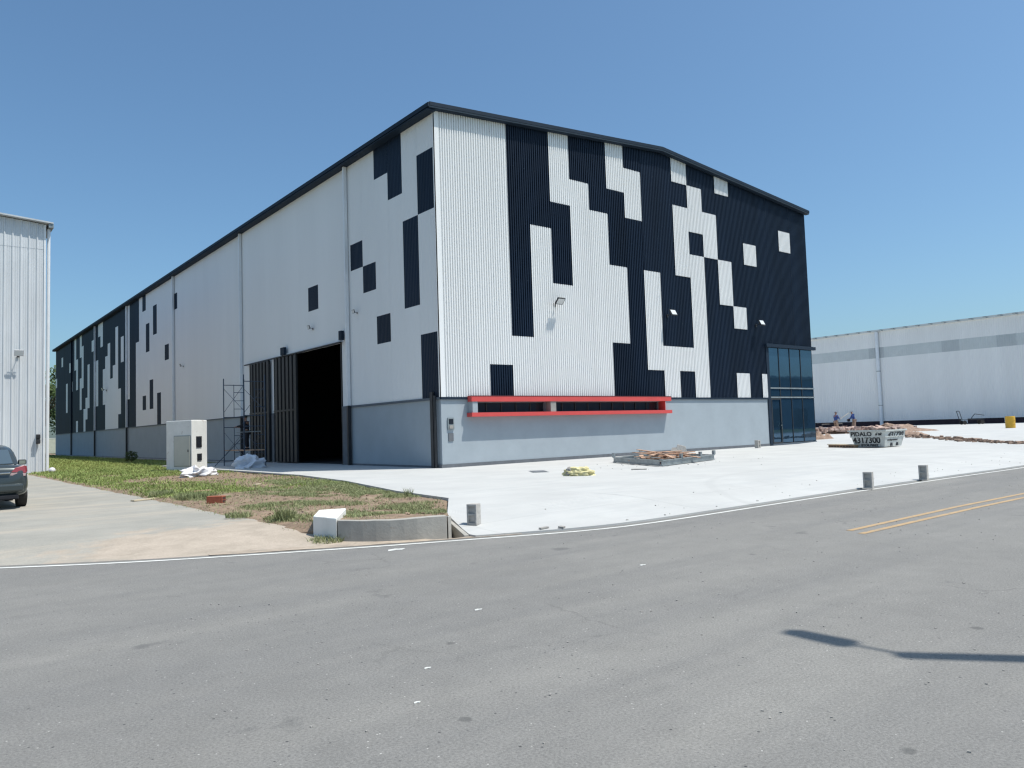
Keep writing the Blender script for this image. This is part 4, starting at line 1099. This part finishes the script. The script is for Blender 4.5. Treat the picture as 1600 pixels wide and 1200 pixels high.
random.seed(31)
items = [(3.7+random.gauss(2.2, 2.4), -6.9+random.gauss(0, 1.6), .006, random.uniform(.015, .06), random.uniform(0, 3), 0) for _ in range(70)]
items += [(random.uniform(-8, 24), edge(0)+.35+abs(random.gauss(0, .8)), -.16, random.uniform(.012, .04), random.uniform(0, 3), 0) for _ in range(70)]
items = [(x, y, gz(x, y)+.004, s_, a, b_) for x, y, z, s_, a, b_ in items if y < -.1]
tag(chunks('crumbs', items, CONC), 'small crumbs of mortar scattered over the white yard', 'debris')
# ---------------------------------------------------------------- hollow concrete blocks standing on end
def cblock():
    t = thing('concrete_block', (0, 0, 0), 'x', 'concrete block', 'hollow blocks standing on end')
    w, d, h = .19, .19, .37
    mb = MB()
    th = .035
    # cells run through sideways (along local X)
    mb.box(-w/2, w/2, -d/2, -d/2+th, 0, h); mb.box(-w/2, w/2, d/2-th, d/2, 0, h)
    for z0, z1 in ((0, th), (h/2-th/2, h/2+th/2), (h-th, h)):
        mb.box(-w/2, w/2, -d/2+th+.0005, d/2-th-.0005, z0, z1)
    mb.build('shell', BLOCKM, t)
    MB().box(-w/2+.03, -w/2+.05, -d/2+th+.001, d/2-th-.001, th+.001, h/2-th/2-.001).box(-w/2+.03, -w/2+.05, -d/2+th+.001, d/2-th-.001, h/2+th/2+.001, h-th-.001).build('web', BLOCKM, t)
    return t
cb0 = cblock()
spots = [(-9.36, -15.13, .5, .92, 'single grey hollow block on end beside the ditch, left corner of the yard'),
         (.62, -16.86, .25, 1.0, 'hollow block on end at the road edge, left of the right-hand pair'),
         (3.55, -16.84, .2, 1.0, 'hollow block on end at the road edge, rightmost of all'),
         (19.91, -1.21, .3, 1.15, 'pale block on end at the foot of the grey wall left of the glazed corner')]
for i, (x, y, rz, s, lab) in enumerate(spots):
    o = cb0 if i == 0 else copy_tree(cb0)
    o.location = (x, y, gz(x, y)); o.rotation_euler = (0, 0, rz); o.scale = (s, s, s); o['label'] = lab
    if i == 3: o.location.z = 0; o.rotation_euler = (0, 0, math.pi/2)

# ---------------------------------------------------------------- ditch headwall and white end block
HWM = mat('headwall_concrete', (.34, .325, .295), .9, var=.14, vscale=2.2, bump=.25, bscale=25, dirt=((.24, .21, .17), 2.4, .58))
hw = thing('headwall', (-10.6, -14.8, -.27), 'low grey concrete headwall of the roadside ditch in front of the weedy lot', 'wall')
pl = [(-11.56, -14.60), (-11.43, -14.78), (-11.30, -14.93), (-11.15, -15.07), (-10.98, -15.20), (-10.80, -15.31), (-10.62, -15.39), (-10.40, -15.455), (-10.15, -15.51)]
o_ = Vector((-10.6, -14.8))
ring = [Vector(p)-o_ for p in pl]; back = [Vector((p[0]+.05, p[1]+.15))-o_ for p in pl][::-1]
tz = [.40, .398, .393, .396, .39, .394, .402, .405, .40]
MB().prism([tuple(p) for p in ring+back], 0, tz+tz[::-1]).build('wall', HWM, hw, bevel=.008)
MB().prism([tuple(Vector(p)-o_) for p in [(-10.13, -15.51), (-10.03, -15.45), (-9.32, -14.32), (-9.42, -14.25)]], -.1, [.39, .38, .24, .24]).build('return_wall', HWM, hw, bevel=.01)
MB().prism([tuple(Vector(p)-o_) for p in [(-9.98, -15.72), (-9.90, -15.74), (-9.27, -14.20), (-9.34, -14.20)]], -.1, [.10, .10, .21, .21]).build('wing_wall', HWM, hw, bevel=.01)
wp = MB().prism([(-11.64, -13.88), (-11.58, -14.60), (-10.70, -13.15), (-11.12, -12.95)], -.30, [.155, .165, .155, .15]).build('kerb_block', WPAINT, bevel=.015)
tag(wp, 'white painted end block of the ditch headwall beside the driveway', 'concrete block')

# ---------------------------------------------------------------- small things
hb = thing('hollow_brick', (-11.0, -7.0, -.07), 'orange hollow clay brick lying on the soil at the edge of the drive', 'brick', None, -.75)
MB().box(-.19, .19, -.10, .10, 0, .17).build('shell', BRICKM, hb, bevel=.006)
for a in (-.045, .045):
    for z in (.045, .12): MB().box(.1905, .193, a-.032, a+.032, z-.028, z+.028).build('cavity', INK, hb)
tag(MB().obox((-11.73, -3.75, -.075), .95, .14, .03, rz=.45).build('plank', WOODP), 'pale board lying flat on the driveway left of the tufts', 'plank')
tag(MB().obox((-10.15, -2.9, -.03), .6, .16, .05, rz=.2).build('plank', WOOD), 'short weathered board on the soil behind the orange brick', 'plank')
tag(MB().obox((-8.0, -1.5, -.03), .5, .1, .03, rz=.9).build('plank', WOODP), 'small pale stick of wood on bare soil in front of the plastic sheeting', 'plank')
for (x, y, a, c, rz, lab) in [(-8.75, -16.2, .20, .05, .15, 'flat grey bit of rubble near the road edge of the yard, longer of two'), (-8.5, -16.35, .11, .09, .5, 'flat grey bit of rubble near the road edge of the yard, shorter of two'),
                              (2.0, -8.6, .5, .10, -.9, 'sliver of grey debris in front of the steel frame')]:
    o = MB().obox((x, y, gz(x, y)+.02), a, c, .022, rz=rz, rx=.1).build('debris', CONC); tag(o, lab, 'debris')
mh = thing('manhole_cover', (-.05, -5.95, .0), 'dark rectangular drain cover in the white yard near the corner of the hall', 'drain cover', None, 1.0)
MB().box(-.55, .55, -.28, .28, -.01, .006).build('frame', STEEL, mh); MB().box(-.5, .5, -.23, .23, .007, .014).build('grate', BASEG, mh)
for (x, y, s, lab) in [(-11.35, -16.0, .15, 'pale scrap on the asphalt just in front of the ditch'), (-12.67, -19.78, .045, 'small white scrap in the middle of the road'),
                       (-13.94, -20.92, .03, 'tiny white scrap left of centre in the foreground road'), (-14.35, -21.45, .025, 'round white pebble low in the foreground road'),
                       (-10.0, -19.4, .05, 'white paper bit on the road right of centre')]:
    o = MB().prism([(x-s, y-s*.3), (x-s*.1, y-s*.2), (x+s*.3, y-s*.5), (x+s, y), (x+s*.4, y+s*.2), (x+s*.2, y+s*.5), (x-s*.6, y+s*.4)], -.199, -.194).build('scrap', LINEW); tag(o, lab, 'litter')

# street lamp outside the frame whose shadow crosses the road
lp = thing('street_lamp', (-8.90, -26.13, -.2), 'grey street lamp pole with a flat head, right of the camera', 'street lamp')
LH = 8.6
MB().tube((0, 0, 0), (0, 0, LH), .10, .085, n=16).build('pole', STEEL, lp, smooth=False)
MB().tube((0, 0, LH-.05), (0, .42, LH+.04), .022, n=10).build('arm', STEEL, lp)
MB().add([(-.09, .36, LH-.0), (.09, .36, LH), (.12, .42, LH+.02), (.12, .82, LH+.06), (.05, .91, LH+.07), (-.08, .88, LH+.06), (-.12, .42, LH+.02)] +
         [(-.07, .36, LH+.08), (.07, .36, LH+.08), (.09, .42, LH+.12), (.09, .80, LH+.13), (.03, .88, LH+.12), (-.06, .84, LH+.13), (-.09, .42, LH+.12)],
         [tuple(range(7))[::-1], tuple(range(7, 14))]+[(i, (i+1) % 7, 7+(i+1) % 7, 7+i) for i in range(7)]).build('lamp_head', STEEL, lp)
MB().tube((0, 0, 0), (0, 0, .05), .18, n=16).build('base_plate', STEEL, lp)

# ---------------------------------------------------------------- vegetation
def blades(name, pts, m, label, cat='grass'):
    """pts: x, y, z, height, width, lean"""
    vs = []; fs = []
    for (x, y, z, h, w, ln) in pts:
        a = random.uniform(0, 2*math.pi); ca, sa = math.cos(a), math.sin(a)
        b2 = random.uniform(0, 2*math.pi); lx_, ly_ = math.cos(b2)*ln*h, math.sin(b2)*ln*h
        k = len(vs)
        vs += [(x-ca*w, y-sa*w, z), (x+ca*w, y+sa*w, z), (x+lx_*.4+ca*w*.7, y+ly_*.4+sa*w*.7, z+h*.6), (x+lx_*.4-ca*w*.7, y+ly_*.4-sa*w*.7, z+h*.6), (x+lx_, y+ly_, z+h)]
        fs += [(k, k+1, k+2, k+3), (k+3, k+2, k+4)]
    me = bpy.data.meshes.new(name); me.from_pydata(vs, [], fs); me.materials.append(m)
    o = bpy.data.objects.new(name, me); COL.objects.link(o)
    return tag(o, label, cat, kind='stuff')
random.seed(21)
P = []
while len(P) < 85000:       # green strip between the drive and the hall
    y = -4+104*random.random()**1.6; x = random.uniform(-11.7, -1.4 if y > 22.5 else -5.2)
    d = .9 if (y > 8 or x < -8.6) else .25
    if y < 22.3 and (y < lowl(x)+.1 or x > interp([(-4, -5.95), (1.9, -5.2), (22, -5.1)], y)): continue
    if Vector((x+7, y-6)).length < 3.3: d *= .12
    d *= sm((fbm(x, y, .45, 2)+.75)/.7)
    if x < -11.1: d *= sm((x+11.75)/.5)
    if random.random() > d: continue
    if y < 4 and random.random() < .35: continue
    k = 1+y/60
    P.append((x, y, (lotz(x, y) if y < 22 else -.09), random.uniform(.035, .10)*k*(1.0+.6*fbm(x, y, 1.1, 7)), .0075*k*1.4, random.uniform(.3, 1.1)))
blades('grass', P, GRASS, 'bright green grass strip between the driveway and the hall')
P = []
patches = [(-6.6, -3.5, 1.0, 4.2, .95), (-7.5, -8.0, .9, 2.2, .8), (-9.9, -13.1, 1.4, 1.3, 1.0), (-8.6, -12.0, .8, .9, .7), (-10.3, -9.2, .9, 1.0, .85), (-8.4, -5.5, 1.1, 2.5, .75), (-10.7, -4.8, .6, 1.6, .95), (-9.3, -10.0, .5, .8, .6), (-11.2, -11.8, .5, .6, .8)]
while len(P) < 60000:
    x = random.uniform(-11.9, -5.1); y = random.uniform(-14.9, 3)
    if y < lowl(x)+.06: continue
    d = .05
    for (cx, cy, rx, ry, s) in patches:
        q = ((x-cx)/rx)**2+((y-cy)/ry)**2
        d = max(d, s*sm(1.35-q))
    d *= sm((fbm(x, y, 1.3, 12)+.45)/.7)
    if random.random() > d: continue
    P.append((x, y, lotz(x, y)-.005, random.uniform(.02, .075), .0055, random.uniform(.3, 1.3)))
blades('weeds', P, GRASSD, 'patchy low weeds over the bare brown lot in front of the hall', 'weeds')
def tuft(x, y, z, n, h, rad, label, m=GRASSD):
    pts = []
    for _ in range(n):
        a = random.uniform(0, 6.28); rr = rad*math.sqrt(random.random())
        pts.append((x+rr*math.cos(a), y+rr*math.sin(a), z, h*random.uniform(.5, 1), .006, random.uniform(.1, 1.0)))
    o = blades('grass_tuft', pts, m, label); del o['kind']; o['category'] = 'grass tuft'; o['group'] = 'grass tufts'
tuft(-11.65, -14.45, -.2, 420, .12, .30, 'grass tuft at the foot of the white end block by the road')
tuft(-11.35, -12.0, -.08, 380, .28, .16, 'upright grass tuft on the lot behind the white end block')
tuft(-11.0, -5.2, -.08, 700, .24, .42, 'bushy weed tuft at the edge of the driveway left of the orange brick')
tuft(-11.25, -3.2, -.08, 500, .22, .34, 'weed tuft at the driveway edge nearer the kiosk')
tuft(-11.7, -10.6, -.08, 300, .14, .25, 'thin weed tuft where the lot meets the sandy drive end')
tuft(-7.3, -9.6, -.06, 60, .22, .10, 'sparse stalky weed beside the edge of the white yard')
# clods
items = []
for _ in range(900):
    x = random.uniform(-11.5, -5.3); y = random.uniform(-14.6, 8)
    if y < lowl(x)+.08: continue
    items.append((x, y, lotz(x, y)+.005, random.uniform(.02, .09), random.uniform(0, 3), random.uniform(-.5, .5)))
tag(chunks('soil_clods', items, SOIL), 'clods and small stones scattered over the bare lot', 'soil')
items = []
for _ in range(500):
    x = random.uniform(-15, 6); y = random.uniform(-24, -17)
    items.append((x, y, -.197, random.uniform(.008, .022), random.uniform(0, 3), 0))
tag(chunks('gravel', items, CONC), 'scattered grit and tiny stones on the asphalt', 'gravel')

def tree(loc, H_, R_, label, seed, group=None, n=5200, name='tree'):
    random.seed(seed)
    t = thing(name, loc, label, 'tree', group)
    mb = MB(); mb.tube((0, 0, 0), (.1, .1, H_*.4), H_*.028, H_*.018, n=10)
    tips = []
    for k in range(9):
        a = k*2.4; z0 = H_*random.uniform(.22, .42)
        tip = (math.cos(a)*R_*random.uniform(.4, .75), math.sin(a)*R_*random.uniform(.4, .75), H_*random.uniform(.5, .88))
        mb.tube((.1, .1, z0), tip, H_*.012, H_*.004, n=6); tips.append(Vector(tip))
    mb.build('trunk', BARK, t)
    cl = [(p, R_*random.uniform(.28, .48)) for p in tips]+[(Vector((random.uniform(-.6, .6)*R_, random.uniform(-.6, .6)*R_, H_*random.uniform(.35, .92))), R_*random.uniform(.22, .42)) for _ in range(12)]
    vs = []; fs = []
    for _ in range(n):
        c, rr = random.choice(cl)
        d = Vector((random.gauss(0, 1), random.gauss(0, 1), random.gauss(0, 1))).normalized()*rr*random.uniform(.45, 1.08)
        p = c+Vector((d.x, d.y, d.z*.75)); s = max(.05, H_*random.uniform(.010, .024))
        a = Vector((random.gauss(0, 1), random.gauss(0, 1), random.gauss(0, 1))).normalized(); bb = a.orthogonal().normalized()*s; a = a*s
        k = len(vs); vs += [p-a, p+bb*.5, p+a, p-bb*.5]; fs.append((k, k+1, k+2, k+3))
    me = bpy.data.meshes.new('crown'); me.from_pydata([tuple(v) for v in vs], [], fs); me.materials.append(LEAF)
    o = bpy.data.objects.new('crown', me); COL.objects.link(o); o.parent = t
    return t
tree((4.6, 148, -.1), 17.5, 6.0, 'tall dark tree seen through the gap between the left warehouse and the hall', 3)
tree((-8, 152, -.1), 15, 6.5, 'dark tree mostly hidden behind the left warehouse', 4)
tree((13, 160, -.1), 14, 6, 'tree hidden behind the far end of the hall', 5)
bush = tree((-3.3, 37.4, -.45), 1.25, .5, 'small dark green bush growing against the far side wall of the hall', 6, n=900, name='bush'); bush['category'] = 'bush'
bw = thing('boundary_wall', (-6, 133, -.1), 'pale low wall far behind, in the gap between the two buildings', 'wall')
MB().box(-30, 40, 0, .3, 0, 2.6).build('wall', PLASTER, bw); MB().box(-30, 40, -.04, .34, 2.6, 2.7).build('coping', WPAINT, bw)
